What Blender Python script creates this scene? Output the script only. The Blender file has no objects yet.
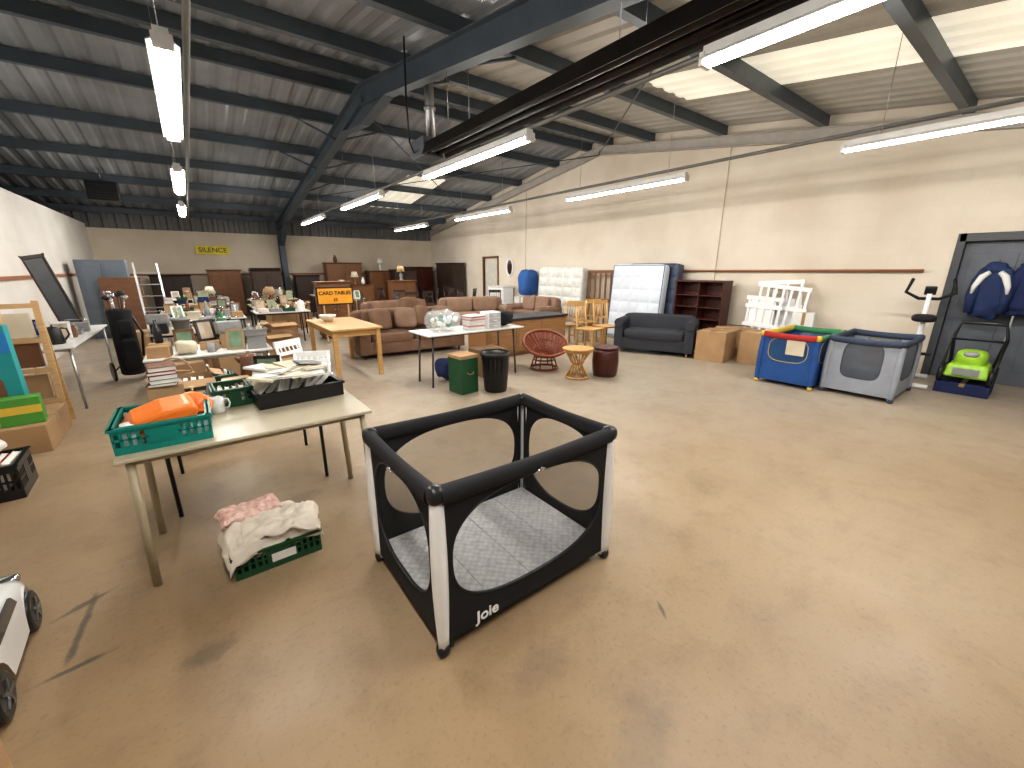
import bpy, math, random
from mathutils import Vector, Matrix, Euler, noise
import bmesh
R=random.Random(11)
SC=bpy.context.scene
COL=SC.collection
pi=math.pi
# ---------------------------------------------------------------- materials
MC={}
def mat(name,col,rough=.6,metal=0.,var=.08,vs=6.,bump=.0,bs=80.,emit=0.,alpha=1.,spec=.5,wood=False,col2=None):
    if name in MC: return MC[name]
    m=bpy.data.materials.new(name); m.use_nodes=True
    N=m.node_tree.nodes; L=m.node_tree.links
    b=N['Principled BSDF']
    tc=N.new('ShaderNodeTexCoord')
    nz=N.new('ShaderNodeTexNoise'); nz.inputs['Scale'].default_value=vs; nz.inputs['Detail'].default_value=4
    if wood:
        mp=N.new('ShaderNodeMapping'); mp.inputs['Scale'].default_value=(1,12,12) if wood is True else wood
        L.new(tc.outputs['Object'],mp.inputs[0]); L.new(mp.outputs[0],nz.inputs['Vector'])
    else: L.new(tc.outputs['Object'],nz.inputs['Vector'])
    cr=N.new('ShaderNodeValToRGB')
    c0=[max(0,c*(1-var)) for c in col]; c1=[min(1,c*(1+var)) for c in (col2 or col)]
    cr.color_ramp.elements[0].position=.3; cr.color_ramp.elements[1].position=.7
    cr.color_ramp.elements[0].color=(*c0,1); cr.color_ramp.elements[1].color=(*c1,1)
    L.new(nz.outputs[0],cr.inputs[0]); L.new(cr.outputs[0],b.inputs['Base Color'])
    b.inputs['Roughness'].default_value=rough; b.inputs['Metallic'].default_value=metal
    b.inputs['Specular IOR Level'].default_value=spec
    if bump:
        n2=N.new('ShaderNodeTexNoise'); n2.inputs['Scale'].default_value=bs; n2.inputs['Detail'].default_value=3
        L.new(tc.outputs['Object'],n2.inputs['Vector'])
        bp=N.new('ShaderNodeBump'); bp.inputs['Strength'].default_value=bump; bp.inputs['Distance'].default_value=.01
        L.new(n2.outputs[0],bp.inputs['Height']); L.new(bp.outputs[0],b.inputs['Normal'])
    if emit:
        L.new(cr.outputs[0],b.inputs['Emission Color']); b.inputs['Emission Strength'].default_value=emit
    if alpha<1: b.inputs['Alpha'].default_value=alpha
    MC[name]=m; return m
PAL={'white':(.72,.71,.67),'cream':(.62,.55,.42),'blue':(.04,.12,.34),'red':(.38,.035,.03),'green':(.05,.2,.09),'brown':(.17,.08,.04),
 'black':(.015,.015,.017),'grey':(.28,.28,.28),'yellow':(.65,.45,.06),'pink':(.6,.28,.3),'orange':(.8,.2,.025),'tan':(.4,.27,.15),'navy':(.018,.028,.09),'teal':(.02,.27,.28)}
def pm(c,kind='plastic'):
    r={'plastic':.4,'ceramic':.2,'paper':.8,'cloth':.95}[kind]
    return mat(f'{c}_{kind}',PAL[c],r,var=.06,bump=.3 if kind=='cloth' else 0,bs=150)
M_black=mat('black_fabric',(.012,.012,.014),.85,bump=.3,bs=300)
M_blackpl=mat('black_plastic',(.015,.015,.016),.35)
M_white=mat('white_plastic',(.85,.85,.84),.35,var=.02)
M_steel=mat('galvanised_steel',(.45,.46,.47),.35,.9)
M_chrome=mat('chrome',(.6,.6,.62),.15,1.)
M_card=mat('cardboard',(.38,.24,.125),.85,var=.1,vs=4,bump=.1)
M_oak=mat('light_oak',(.52,.31,.12),.45,wood=True,var=.15)
M_pine=mat('pine_wood',(.55,.36,.18),.5,wood=True,var=.15)
M_mah=mat('mahogany_wood',(.07,.018,.012),.35,wood=True,var=.3)
M_brownw=mat('brown_wood',(.18,.08,.033),.4,wood=True,var=.25)
M_darkw=mat('dark_wood',(.035,.02,.014),.4,wood=True,var=.3)
M_paper=mat('paper_white',(.75,.73,.68),.8,var=.05)
# ---------------------------------------------------------------- geometry
class G:
    def __init__(s): s.v=[];s.f=[];s.m=[];s.s=[]
    def add(s,vs,fs,mi=0,sm=False,M=None):
        o=len(s.v)
        s.v+=[tuple(M@Vector(v)) if M is not None else tuple(v) for v in vs]
        for f in fs: s.f.append([i+o for i in f]); s.m.append(mi); s.s.append(sm)
        return s
    def bx(s,x0,x1,y0,y1,z0,z1,mi=0,M=None):
        v=[(x0,y0,z0),(x1,y0,z0),(x1,y1,z0),(x0,y1,z0),(x0,y0,z1),(x1,y0,z1),(x1,y1,z1),(x0,y1,z1)]
        return s.add(v,[(0,3,2,1),(4,5,6,7),(0,1,5,4),(1,2,6,5),(2,3,7,6),(3,0,4,7)],mi,False,M)
    def box(s,c,d,mi=0,rot=(0,0,0)):
        M=Matrix.Translation(c)@Euler(rot).to_matrix().to_4x4()
        a,b,e=d[0]/2,d[1]/2,d[2]/2
        return s.bx(-a,a,-b,b,-e,e,mi,M)
    def tbox(s,c,d0,d1,h,mi=0,M=None):
        x,y,z=c;a,b=d0[0]/2,d0[1]/2;e,f=d1[0]/2,d1[1]/2
        v=[(x-a,y-b,z),(x+a,y-b,z),(x+a,y+b,z),(x-a,y+b,z),(x-e,y-f,z+h),(x+e,y-f,z+h),(x+e,y+f,z+h),(x-e,y+f,z+h)]
        return s.add(v,[(0,3,2,1),(4,5,6,7),(0,1,5,4),(1,2,6,5),(2,3,7,6),(3,0,4,7)],mi,False,M)
    def tube(s,pts,r,n=8,mi=0,closed=False,sm=True,cap=True):
        P=[Vector(p) for p in pts]; k=len(P)
        rr=r if isinstance(r,(list,tuple)) else [r]*k
        vs=[];fs=[]
        prev=None
        for i in range(k):
            if closed: t=(P[(i+1)%k]-P[i-1])
            else: t=P[min(i+1,k-1)]-P[max(i-1,0)]
            if t.length<1e-9: t=Vector((0,0,1))
            t.normalize()
            if prev is None:
                a=Vector((0,0,1)) if abs(t.z)<.9 else Vector((1,0,0))
                x=t.cross(a).normalized()
            else:
                x=(prev-t*prev.dot(t))
                x=x.normalized() if x.length>1e-6 else t.orthogonal().normalized()
            prev=x; y=t.cross(x)
            for j in range(n):
                an=2*pi*j/n; vs.append(P[i]+x*math.cos(an)*rr[i]+y*math.sin(an)*rr[i])
        K=k if closed else k-1
        for i in range(K):
            for j in range(n):
                a=i*n+j;b=i*n+(j+1)%n;c=((i+1)%k)*n+(j+1)%n;d=((i+1)%k)*n+j
                fs.append((a,b,c,d))
        s.add(vs,fs,mi,sm)
        if cap and not closed:
            o=len(s.v)-len(vs)
            s.f.append([o+j for j in range(n)][::-1]);s.m.append(mi);s.s.append(False)
            s.f.append([o+(k-1)*n+j for j in range(n)]);s.m.append(mi);s.s.append(False)
        return s
    def cyl(s,p,q,r,r2=None,n=14,mi=0):
        return s.tube([p,q],[r,r if r2 is None else r2],n,mi)
    def lathe(s,prof,c=(0,0,0),n=20,mi=0,M=None):
        vs=[];fs=[]
        for r,z in prof:
            for j in range(n):
                a=2*pi*j/n; vs.append((c[0]+r*math.cos(a),c[1]+r*math.sin(a),c[2]+z))
        for i in range(len(prof)-1):
            for j in range(n): fs.append((i*n+j,i*n+(j+1)%n,(i+1)*n+(j+1)%n,(i+1)*n+j))
        s.add(vs,fs,mi,True,M); o=len(s.v)-len(vs)
        if prof[0][0]>1e-4: s.f.append([o+j for j in range(n)][::-1]);s.m.append(mi);s.s.append(False)
        return s
    def prism(s,pts,a,b,axis='y',mi=0,M=None,sm=False):
        def P(p,t):
            if axis=='y': return (p[0],t,p[1])
            if axis=='x': return (t,p[0],p[1])
            return (p[0],p[1],t)
        n=len(pts); vs=[P(p,a) for p in pts]+[P(p,b) for p in pts]
        o=len(s.v)
        s.add(vs,[(i,(i+1)%n,n+(i+1)%n,n+i) for i in range(n)],mi,sm,M)
        s.f.append([o+i for i in range(n)][::-1]);s.m.append(mi);s.s.append(False)
        s.f.append([o+n+i for i in range(n)]);s.m.append(mi);s.s.append(False)
        return s
    def sell(s,c,d,e1=.5,e2=.5,mi=0,nu=20,nv=12,wob=0,ws=6,seed=0,M=None):
        def sp(x,e): return math.copysign(abs(x)**e,x)
        vs=[];fs=[]
        for i in range(nv+1):
            ph=-pi/2+pi*i/nv
            for j in range(nu):
                th=2*pi*j/nu
                x=sp(math.cos(ph),e1)*sp(math.cos(th),e2);y=sp(math.cos(ph),e1)*sp(math.sin(th),e2);z=sp(math.sin(ph),e1)
                v=Vector((c[0]+x*d[0]/2,c[1]+y*d[1]/2,c[2]+z*d[2]/2))
                if wob:
                    nn=noise.noise_vector(v*ws+Vector((seed,seed*2,0)))
                    v=v+nn*wob
                vs.append(v)
        for i in range(nv):
            for j in range(nu): fs.append((i*nu+j,i*nu+(j+1)%nu,(i+1)*nu+(j+1)%nu,(i+1)*nu+j))
        return s.add(vs,fs,mi,True,M)
    def grid(s,fn,nu,nv,mi=0,sm=True):
        vs=[fn(i/nu,j/nv) for j in range(nv+1) for i in range(nu+1)]
        fs=[(j*(nu+1)+i,j*(nu+1)+i+1,(j+1)*(nu+1)+i+1,(j+1)*(nu+1)+i) for j in range(nv) for i in range(nu)]
        return s.add(vs,fs,mi,sm)
    def obj(s,name,mats,parent=None,loc=(0,0,0),rot=(0,0,0),bev=0,label=None,cat=None,group=None,kind=None,solid=0,sub=0,fix=True):
        me=bpy.data.meshes.new(name); me.from_pydata(s.v,[],s.f)
        if not isinstance(mats,(list,tuple)): mats=[mats]
        for m in mats: me.materials.append(m)
        me.polygons.foreach_set('material_index',s.m); me.polygons.foreach_set('use_smooth',s.s)
        if fix:
            bm=bmesh.new(); bm.from_mesh(me); bmesh.ops.remove_doubles(bm,verts=bm.verts,dist=1e-5); bmesh.ops.recalc_face_normals(bm,faces=bm.faces); bm.to_mesh(me); bm.free()
        me.update()
        o=bpy.data.objects.new(name,me); COL.objects.link(o); o.location=loc; o.rotation_euler=rot
        if parent: o.parent=parent
        if label: o['label']=label
        if cat: o['category']=cat
        if group: o['group']=group
        if kind: o['kind']=kind
        if solid:
            md=o.modifiers.new('s','SOLIDIFY'); md.thickness=solid; md.offset=0
        if bev:
            md=o.modifiers.new('b','BEVEL'); md.width=bev; md.segments=3 if bev>.015 else 2; md.limit_method='ANGLE'; md.angle_limit=.7
        if sub:
            md=o.modifiers.new('u','SUBSURF'); md.levels=sub; md.render_levels=sub
        return o
def T(name,label,cat,loc=(0,0,0),rz=0,group=None):
    o=bpy.data.objects.new(name,None); COL.objects.link(o); o.empty_display_size=.05
    o.location=loc; o.rotation_euler=(0,0,rz); o['label']=label; o['category']=cat
    if group: o['group']=group
    return o
def dup(o,loc=None,rz=None,parent=None,label=None,skip=()):
    c=o.copy(); COL.objects.link(c)
    if parent: c.parent=parent
    if loc is not None: c.location=loc
    if rz is not None: c.rotation_euler[2]=rz
    if label: c['label']=label
    for ch in o.children:
        if not any(ch.name.startswith(k) for k in skip): dup(ch,parent=c)
    return c
def S(g,name,m,**k): return g.obj(name,m,kind='structure',**k)
def text(body,size,m,parent,loc,rot,name='lettering',bold=0,ext=.001):
    cu=bpy.data.curves.new('t','FONT'); cu.body=body; cu.size=size; cu.align_x='CENTER'; cu.align_y='CENTER'; cu.extrude=ext; cu.offset=bold
    to=bpy.data.objects.new('t',cu); COL.objects.link(to); bpy.context.view_layer.update()
    me=bpy.data.meshes.new_from_object(to.evaluated_get(bpy.context.evaluated_depsgraph_get()))
    bpy.data.objects.remove(to); me.materials.clear(); me.materials.append(m)
    o=bpy.data.objects.new(name,me); COL.objects.link(o); o.parent=parent; o.location=loc; o.rotation_euler=rot
    return o
# ---------------------------------------------------------------- camera
cam=bpy.data.cameras.new('camera'); co=bpy.data.objects.new('camera',cam); COL.objects.link(co)
cam.sensor_fit='HORIZONTAL'; cam.sensor_width=36; cam.lens=410/1024*36; cam.clip_start=.02
co.location=(0,0,1.6); co.rotation_euler=(pi/2-math.atan(116/410),0,-math.radians(37.2)); SC.camera=co
# ---------------------------------------------------------------- room materials
def floor_mat():
    m=bpy.data.materials.new('concrete_floor'); m.use_nodes=True; N=m.node_tree.nodes; L=m.node_tree.links; b=N['Principled BSDF']
    tc=N.new('ShaderNodeTexCoord')
    def nz(sc,det=6,ro=.6):
        n=N.new('ShaderNodeTexNoise'); n.inputs['Scale'].default_value=sc; n.inputs['Detail'].default_value=det; n.inputs['Roughness'].default_value=ro
        L.new(tc.outputs['Object'],n.inputs['Vector']); return n
    def ramp(src,stops):
        r=N.new('ShaderNodeValToRGB'); e=r.color_ramp.elements
        while len(e)<len(stops): e.new(.5)
        for i,(p,c) in enumerate(stops): e[i].position=p; e[i].color=(*c,1) if len(c)==3 else c
        L.new(src,r.inputs[0]); return r
    def mix(f,a,c,mode='MIX'):
        x=N.new('ShaderNodeMix'); x.data_type='RGBA'; x.blend_type=mode
        if isinstance(f,float): x.inputs[0].default_value=f
        else: L.new(f,x.inputs[0])
        L.new(a,x.inputs[6]); L.new(c,x.inputs[7]); return x.outputs[2]
    # vignette and warm cast painted into the colour: darker brown near camera, greyer beyond
    sx=N.new('ShaderNodeSeparateXYZ'); L.new(tc.outputs['Object'],sx.inputs[0])
    ad0=N.new('ShaderNodeMath'); ad0.operation='ADD'; L.new(sx.outputs['X'],ad0.inputs[0]); L.new(sx.outputs['Y'],ad0.inputs[1])
    n0=nz(.5,5); a1=N.new('ShaderNodeMath'); a1.operation='MULTIPLY_ADD'; L.new(n0.outputs[0],a1.inputs[0]); a1.inputs[1].default_value=5.; L.new(ad0.outputs[0],a1.inputs[2])
    mr=N.new('ShaderNodeMapRange'); L.new(a1.outputs[0],mr.inputs[0]); mr.inputs[1].default_value=3.; mr.inputs[2].default_value=11.
    base=ramp(mr.outputs[0],[(.0,(.275,.185,.10)),(.45,(.33,.245,.155)),(1.,(.36,.305,.24))])
    fine=ramp(nz(5,8,.7).outputs[0],[(.3,(.78,.77,.76)),(.5,(1,1,1)),(.75,(1.0,1.0,1.0))])
    c=mix(.8,base.outputs[0],fine.outputs[0],'MULTIPLY')
    mid=ramp(nz(1.3,7,.65).outputs[0],[(.25,(.80,.76,.72)),(.5,(1,1,1)),(.75,(1.0,.99,.97))])
    c=mix(.8,c,mid.outputs[0],'MULTIPLY')
    sp=ramp(nz(45,3,.6).outputs[0],[(.3,(.72,.70,.67)),(.45,(1,1,1))])
    c=mix(.5,c,sp.outputs[0],'MULTIPLY')
    n6=nz(11,5,.7)
    for (x,y,a,w,r,st) in [(-.665,2.42,.26,.02,1.5,.75),(-.655,2.15,.13,.017,.15,.75),(-.67,2.60,.13,.022,.5,.7),(-.2,1.9,.12,.07,.2,.45),(1.56,.85,.07,.012,.92,.7),(.9,1.0,.2,.1,.2,.2),(1.0,.55,.3,.1,.5,.2),(.35,3.0,.2,.1,.5,.3),(2.9,1.4,.25,.12,.8,.15)]:
        mp=N.new('ShaderNodeMapping'); mp.vector_type='TEXTURE'
        mp.inputs['Location'].default_value=(x,y,0); mp.inputs['Rotation'].default_value=(0,0,r); mp.inputs['Scale'].default_value=(a,w,1)
        L.new(tc.outputs['Object'],mp.inputs[0])
        ln=N.new('ShaderNodeVectorMath'); ln.operation='LENGTH'; L.new(mp.outputs[0],ln.inputs[0])
        ad=N.new('ShaderNodeMath'); ad.operation='MULTIPLY_ADD'; L.new(n6.outputs[0],ad.inputs[0]); ad.inputs[1].default_value=1.8; L.new(ln.outputs['Value'],ad.inputs[2])
        sb=N.new('ShaderNodeMapRange'); L.new(ad.outputs[0],sb.inputs[0]); sb.inputs[1].default_value=1.4; sb.inputs[2].default_value=1.95; sb.inputs[3].default_value=st; sb.inputs[4].default_value=0
        d=N.new('ShaderNodeRGB'); d.outputs[0].default_value=(.06,.05,.042,1)
        c=mix(sb.outputs[0],c,d.outputs[0])
    L.new(c,b.inputs['Base Color'])
    rg=ramp(nz(1.5,5).outputs[0],[(.3,(.33,.33,.33)),(.7,(.55,.55,.55))]); L.new(rg.outputs[0],b.inputs['Roughness'])
    bp=N.new('ShaderNodeBump'); bp.inputs['Strength'].default_value=.1; bp.inputs['Distance'].default_value=.01; L.new(nz(14,6).outputs[0],bp.inputs['Height']); L.new(bp.outputs[0],b.inputs['Normal'])
    return m
def block_mat(name,col,axis):
    m=bpy.data.materials.new(name); m.use_nodes=True; N=m.node_tree.nodes; L=m.node_tree.links; b=N['Principled BSDF']
    tc=N.new('ShaderNodeTexCoord'); sx=N.new('ShaderNodeSeparateXYZ'); cb=N.new('ShaderNodeCombineXYZ')
    L.new(tc.outputs['Object'],sx.inputs[0]); L.new(sx.outputs['Y' if axis=='x' else 'X'],cb.inputs[0]); L.new(sx.outputs['Z'],cb.inputs[1])
    br=N.new('ShaderNodeTexBrick'); br.inputs['Scale'].default_value=1; br.inputs['Brick Width'].default_value=.45; br.inputs['Row Height'].default_value=.225
    br.inputs['Mortar Size'].default_value=.005; br.inputs['Mortar Smooth'].default_value=.8
    br.inputs['Color1'].default_value=(*col,1); br.inputs['Color2'].default_value=(*[c*.975 for c in col],1); br.inputs['Mortar'].default_value=(*[c*.94 for c in col],1)
    L.new(cb.outputs[0],br.inputs['Vector'])
    n=N.new('ShaderNodeTexNoise'); n.inputs['Scale'].default_value=.9; n.inputs['Detail'].default_value=6; L.new(tc.outputs['Object'],n.inputs['Vector'])
    r=N.new('ShaderNodeValToRGB'); r.color_ramp.elements[0].position=.3; r.color_ramp.elements[0].color=(.88,.85,.81,1); r.color_ramp.elements[1].position=.6; r.color_ramp.elements[1].color=(1,1,1,1)
    L.new(n.outputs[0],r.inputs[0])
    x=N.new('ShaderNodeMix'); x.data_type='RGBA'; x.blend_type='MULTIPLY'; x.inputs[0].default_value=1; L.new(br.outputs[0],x.inputs[6]); L.new(r.outputs[0],x.inputs[7]); L.new(x.outputs[2],b.inputs['Base Color'])
    b.inputs['Roughness'].default_value=.7
    bp=N.new('ShaderNodeBump'); bp.inputs['Strength'].default_value=.12; bp.inputs['Distance'].default_value=.01; bp.invert=True
    L.new(br.outputs['Fac'],bp.inputs['Height']); L.new(bp.outputs[0],b.inputs['Normal'])
    return m
M_floor=floor_mat()
M_wr=block_mat('painted_block_cream',(.70,.625,.525),'x'); M_wb=block_mat('painted_block_back',(.68,.60,.48),'y'); M_wl=block_mat('painted_block_pale',(.64,.61,.565),'x')
M_sheet=mat('roof_sheet',(.27,.285,.30),.28,.0,var=.2,vs=1.2,bump=.05,bs=5)
M_sheet2=mat('roof_sheet_cream',(.45,.435,.39),.4,.0,var=.1,vs=1.2)
M_sky=mat('translucent_sheet',(.85,.80,.67),.4,emit=.5,var=.12,vs=1.5)
M_beam=mat('grey_painted_steel',(.08,.10,.12),.42,.0,var=.12,vs=3)
M_beamL=mat('pale_painted_steel',(.42,.39,.35),.5,var=.08)
M_clad=mat('grey_cladding',(.17,.17,.17),.6,var=.1,vs=1)
RX0,RX1=-6.,8.85; RID=7.9; YB=17.7; YN=-3.
def rz_(y): return 4.73-.144*abs(y-RID)
S(G().bx(RX0,RX1+1.2,YN,YB+.2,-.15,0),'floor',M_floor)
dY0,dY1,dH=-.35,1.07,2.02; eY0,eY1,eH=12.5,13.4,1.95
S(G().prism([(YN,0),(dY0,0),(dY0,dH),(dY1,dH),(dY1,0),(eY0,0),(eY0,eH),(eY1,eH),(eY1,0),(YB+.2,0),(YB+.2,rz_(YB+.2)),(RID,rz_(RID)),(YN,rz_(YN))],RX1,RX1+.2,'x'),'wall_right',M_wr)
S(G().bx(RX0,RX1,YB,YB+.2,0,2.75),'wall_back',M_wb)
g=G(); x=RX0; pts=[]
while x<RX1:
    pts+=[(x,YB-.02),(x+.10,YB-.02),(x+.13,YB+.03),(x+.27,YB+.03)]; x+=.3
for i in range(len(pts)-1):
    (a,b),(c,d)=pts[i],pts[i+1]; g.add([(a,b,2.75),(c,d,2.75),(c,d,3.4),(a,b,3.4)],[(0,1,2,3)])
S(g,'trim_1',M_clad,fix=False)
S(G().bx(-2.4,-2.2,YN,YB,0,2.85),'wall_left',M_wl)
S(G().prism([(YN,0),(YB,0),(YB,rz_(YB)),(RID,rz_(RID)),(YN,rz_(YN))],RX0-.1,RX0,'x'),'wall_far_left',M_clad)
for i,y in enumerate((4.75,11.1)):
    S(G().bx(RX1-.03,RX1,y-.2,y+.2,0,rz_(y)-.2),'trim_%d'%(2+i),M_wr)
def corr(x0,x1,y0,y1,name,m,dz=0):
    g=G(); per=.3; pts=[]
    i0=math.floor(x0/per)
    for i in range(i0,int(x1/per)+2):
        for dx,z in ((0,0),(.12,0),(.17,.025),(.25,.025)):
            xx=i*per+dx
            if x0-1e-6<=xx<=x1+1e-6: pts.append((xx,z))
    pts=[(x0,0)]+pts+[(x1,0)]
    for i in range(len(pts)-1):
        (a,za),(b,zb)=pts[i],pts[i+1]
        if b-a<1e-6: continue
        g.add([(a,y0,rz_(y0)+za+dz),(b,y0,rz_(y0)+zb+dz),(b,y1,rz_(y1)+zb+dz),(a,y1,rz_(y1)+za+dz)],[(0,1,2,3)])
    return S(g,name,m,fix=False)
corr(RX0,5.4,RID,YB+.2,'ceiling',M_sheet)
corr(5.4,6.6,RID,12.0,'ceiling.001',M_sheet); corr(5.4,6.6,12.0,15.3,'window_1',M_sky); corr(5.4,6.6,15.3,YB+.2,'ceiling.002',M_sheet)
corr(6.6,RX1+.1,RID,YB+.2,'ceiling.003',M_sheet)
corr(RX0,3.0,YN,RID,'ceiling.004',M_sheet)
corr(3.0,5.7,YN,RID,'ceiling.005',M_sheet2); corr(5.7,6.9,YN,4.4,'window_2',M_sky); corr(5.7,6.9,4.4,RID,'ceiling.006',M_sheet2)
corr(6.9,RX1+.1,YN,RID,'ceiling.007',M_sheet2)
ti=4
for y in (7.55,8.25,9.45,11.15,12.85,14.55,16.2,17.55,6.35,4.7,3.0,1.3,-.4,-2.0):
    z=rz_(y)-.01; g=G()
    prof=[(y-.04,z),(y+.03,z),(y+.03,z-.012),(y-.028,z-.012),(y-.028,z-.158),(y+.05,z-.158),(y+.05,z-.13),(y+.062,z-.13),(y+.062,z-.17),(y-.04,z-.17)]
    g.prism(prof,RX0,RX1-.02,'x'); S(g,'trim_%d'%ti,M_beam); ti+=1
def ibeam(g,p,q,d=.3,w=.16,t=.016,X=0):
    (y0,z0),(y1,z1)=p,q; ang=math.atan2(z1-z0,y1-y0); Lh=math.hypot(y1-y0,z1-z0)
    M=Matrix.Translation((X,y0,z0))@Matrix.Rotation(ang,4,'X')
    g.bx(-w/2,w/2,0,Lh,-t,0,0,M); g.bx(-w/2,w/2,0,Lh,-d,-d+t,0,M); g.bx(-t/2,t/2,0,Lh,-d,0,0,M)
FX=2.82
for fx in (FX,-3.2):
    g=G()
    for y0,y1 in ((RID,YB-.1),(YN,RID)):
        ibeam(g,(y0,rz_(y0)-.18),(y1,rz_(y1)-.18),X=fx)
    g.prism([(RID-1.1,rz_(RID-1.1)-.47),(RID,rz_(RID)-.45),(RID+1.1,rz_(RID+1.1)-.47),(RID,rz_(RID)-.75)],fx-.012,fx+.012,'x')
    g.prism([(RID-1.1,rz_(RID-1.1)-.47),(RID,rz_(RID)-.75),(RID,rz_(RID)-.77),(RID-1.1,rz_(RID-1.1)-.49)],fx-.08,fx+.08,'x')
    g.prism([(RID+1.1,rz_(RID+1.1)-.47),(RID,rz_(RID)-.75),(RID,rz_(RID)-.77),(RID+1.1,rz_(RID+1.1)-.49)],fx-.08,fx+.08,'x')
    g.prism([(YB-1.6,rz_(YB-1.6)-.47),(YB-.3,rz_(YB)-.45),(YB-.3,rz_(YB)-.95)],fx-.012,fx+.012,'x')
    g.prism([(YB-1.6,rz_(YB-1.6)-.47),(YB-1.6,rz_(YB-1.6)-.49),(YB-.3,rz_(YB)-.97),(YB-.3,rz_(YB)-.95)],fx-.08,fx+.08,'x')
    for yy in (YB-.03,YB-.32): g.bx(fx-.09,fx+.09,yy-.016,yy,0,rz_(YB)-.19)
    g.bx(fx-.008,fx+.008,YB-.33,YB-.03,0,rz_(YB)-.19)
    S(g,'trim_%d'%ti,M_beam); ti+=1
g=G()
for y0,y1 in ((RID,YB-.1),(YN,RID)):
    ibeam(g,(y0,rz_(y0)-.18),(y1,rz_(y1)-.18),d=.2,w=.12,X=RX1-.075)
S(g,'trim_%d'%ti,M_beamL); ti+=1
g=G()
for (a,b) in [((FX,9.45,4.05),(FX+.8,9.45,4.33)),((FX,11.15,3.8),(FX+.8,11.15,4.08)),((FX,6.35,4.05),(FX+.8,6.35,4.33)),((FX,4.7,3.8),(FX+.8,4.7,4.08)),((FX,12.85,3.55),(FX+.7,12.85,3.85)),((FX,9.45,4.05),(FX-.8,9.45,4.33)),((FX,11.15,3.8),(FX-.8,11.15,4.08))]:
    g.cyl(a,b,.02,n=6)
for (a,b) in [((FX,RID,4.2),(RX1-.1,14.5,3.6)),((FX,14.5,3.55),(RX1-.1,RID,4.35)),((FX,1.5,3.5),(RX1-.1,RID,4.35))]:
    g.cyl(a,b,.012,n=6)
S(g,'trim_%d'%ti,M_beam); ti+=1
M_rail=mat('brown_rail',(.28,.12,.06),.5)
S(G().cyl((RX1-.055,1.35,1.56),(RX1-.055,8.1,1.52),.022,n=8),'trim_40',M_rail)
S(G().bx(RX0,RX1,YB-.03,YB,1.36,1.42),'trim_41',M_rail)
S(G().bx(-2.2,-2.17,5,YB,1.42,1.48),'trim_42',M_rail)
M_gdoor=mat('grey_door',(.11,.12,.14),.5,var=.1); M_gfr=mat('dark_frame',(.05,.055,.06),.5)
g=G()
g.bx(RX1-.03,RX1+.12,dY1-.07,dY1+.02,0,dH+.05);g.bx(RX1-.03,RX1+.12,dY0-.02,dY0+.07,0,dH+.05);g.bx(RX1-.03,RX1+.12,dY0,dY1,dH-.06,dH+.05)
S(g,'trim_43',M_gfr,bev=.004)
g=G().bx(RX1+.1,RX1+.15,dY0+.07,.35,0,dH-.06);g.bx(RX1+.1,RX1+.15,.37,dY1-.07,0,dH-.06)
for y in (0.,.7): g.bx(RX1+.09,RX1+.1,y-.22,y+.22,.2,.9);g.bx(RX1+.09,RX1+.1,y-.22,y+.22,1.05,1.8)
S(g,'door_1',M_gdoor,bev=.004)
M_wdoor=mat('white_door',(.6,.57,.5),.5)
g=G().bx(RX1+.05,RX1+.1,eY0,eY1,0,eH)
for z0,z1 in((.2,.9),(1.05,1.75)): g.bx(RX1+.03,RX1+.05,eY0+.15,eY1-.15,z0,z1)
S(g,'door_2',M_wdoor,bev=.004)
g=G();g.bx(RX1-.03,RX1+.1,eY0-.06,eY0,0,eH+.06);g.bx(RX1-.03,RX1+.1,eY1,eY1+.06,0,eH+.06);g.bx(RX1-.03,RX1+.1,eY0-.06,eY1+.06,eH,eH+.06)
S(g,'trim_44',M_brownw)
# ---------------------------------------------------------------- lights
M_tube=mat('lit_tube',(1,.98,.94),.4,emit=30,var=.0)
M_house=mat('lamp_housing',(.7,.69,.66),.4)
def mk_light():
    t=T('fluorescent_light','white twin tube fluorescent batten hanging under the roof','light fixture',(0,0,0),0,'fluorescent battens under the roof')
    g=G().prism([(-.04,.0),(-.04,.055),(.04,.055),(.04,0),(.085,-.03),(.08,-.036),(.036,-.008),(-.036,-.008),(-.08,-.036),(-.085,-.03)],-1.2,1.2,'y')
    g.obj('housing',M_house,t)
    for s in (-1,1):
        G().cyl((s*.035,-1.17,-.035),(s*.035,1.17,-.035),.018,n=8).obj('tube',M_tube,t)
    for y in (-1,1):
        G().bx(-.055,.055,y*1.2-.015,y*1.2+.015,-.06,.02).obj('end_cap',M_house,t)
        G().cyl((0,y*.9,.055),(0,y*.9,1.0),.004,n=6).obj('hanger',M_steel,t)
    for s in (-1,1):
        la=bpy.data.lights.new('lamp_glow','AREA'); la.shape='RECTANGLE'; la.size=.05; la.size_y=2.3; la.energy=30; la.color=(1,.97,.925)
        lo=bpy.data.objects.new('lamp_glow',la); COL.objects.link(lo); lo.parent=t; lo.location=(s*.075,0,-.065); lo.rotation_euler=(0,-s*1.0,0)
    return t
t=mk_light(); first=True
for X,ZL in ((.1,2.95),(3.0,2.91),(5.92,2.87)):
    for yc in (.6,4.85,9.05,13.25):
        z=2.96 if (X==3.0 and yc==.6) else ZL
        if first: t.location=(X,yc,z); first=False
        else: dup(t,(X,yc,z),skip=('hanger',) if X==3.0 and yc<5 else ())
dup(t,(-4.2,9,3.0))  # added batten, unseen behind the left wall, to light the roof beyond
M_cond=mat('conduit_grey',(.22,.22,.21),.4,.3)
for i,X in enumerate((.1,2.97,5.92)):
    G().cyl((X+.13,YN+1,3.02),(X+.13,16,3.02),.022,n=8).obj('conduit',M_cond,label='grey electrical conduit running above the strip lights',cat='conduit',group='conduits above the lights')
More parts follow.
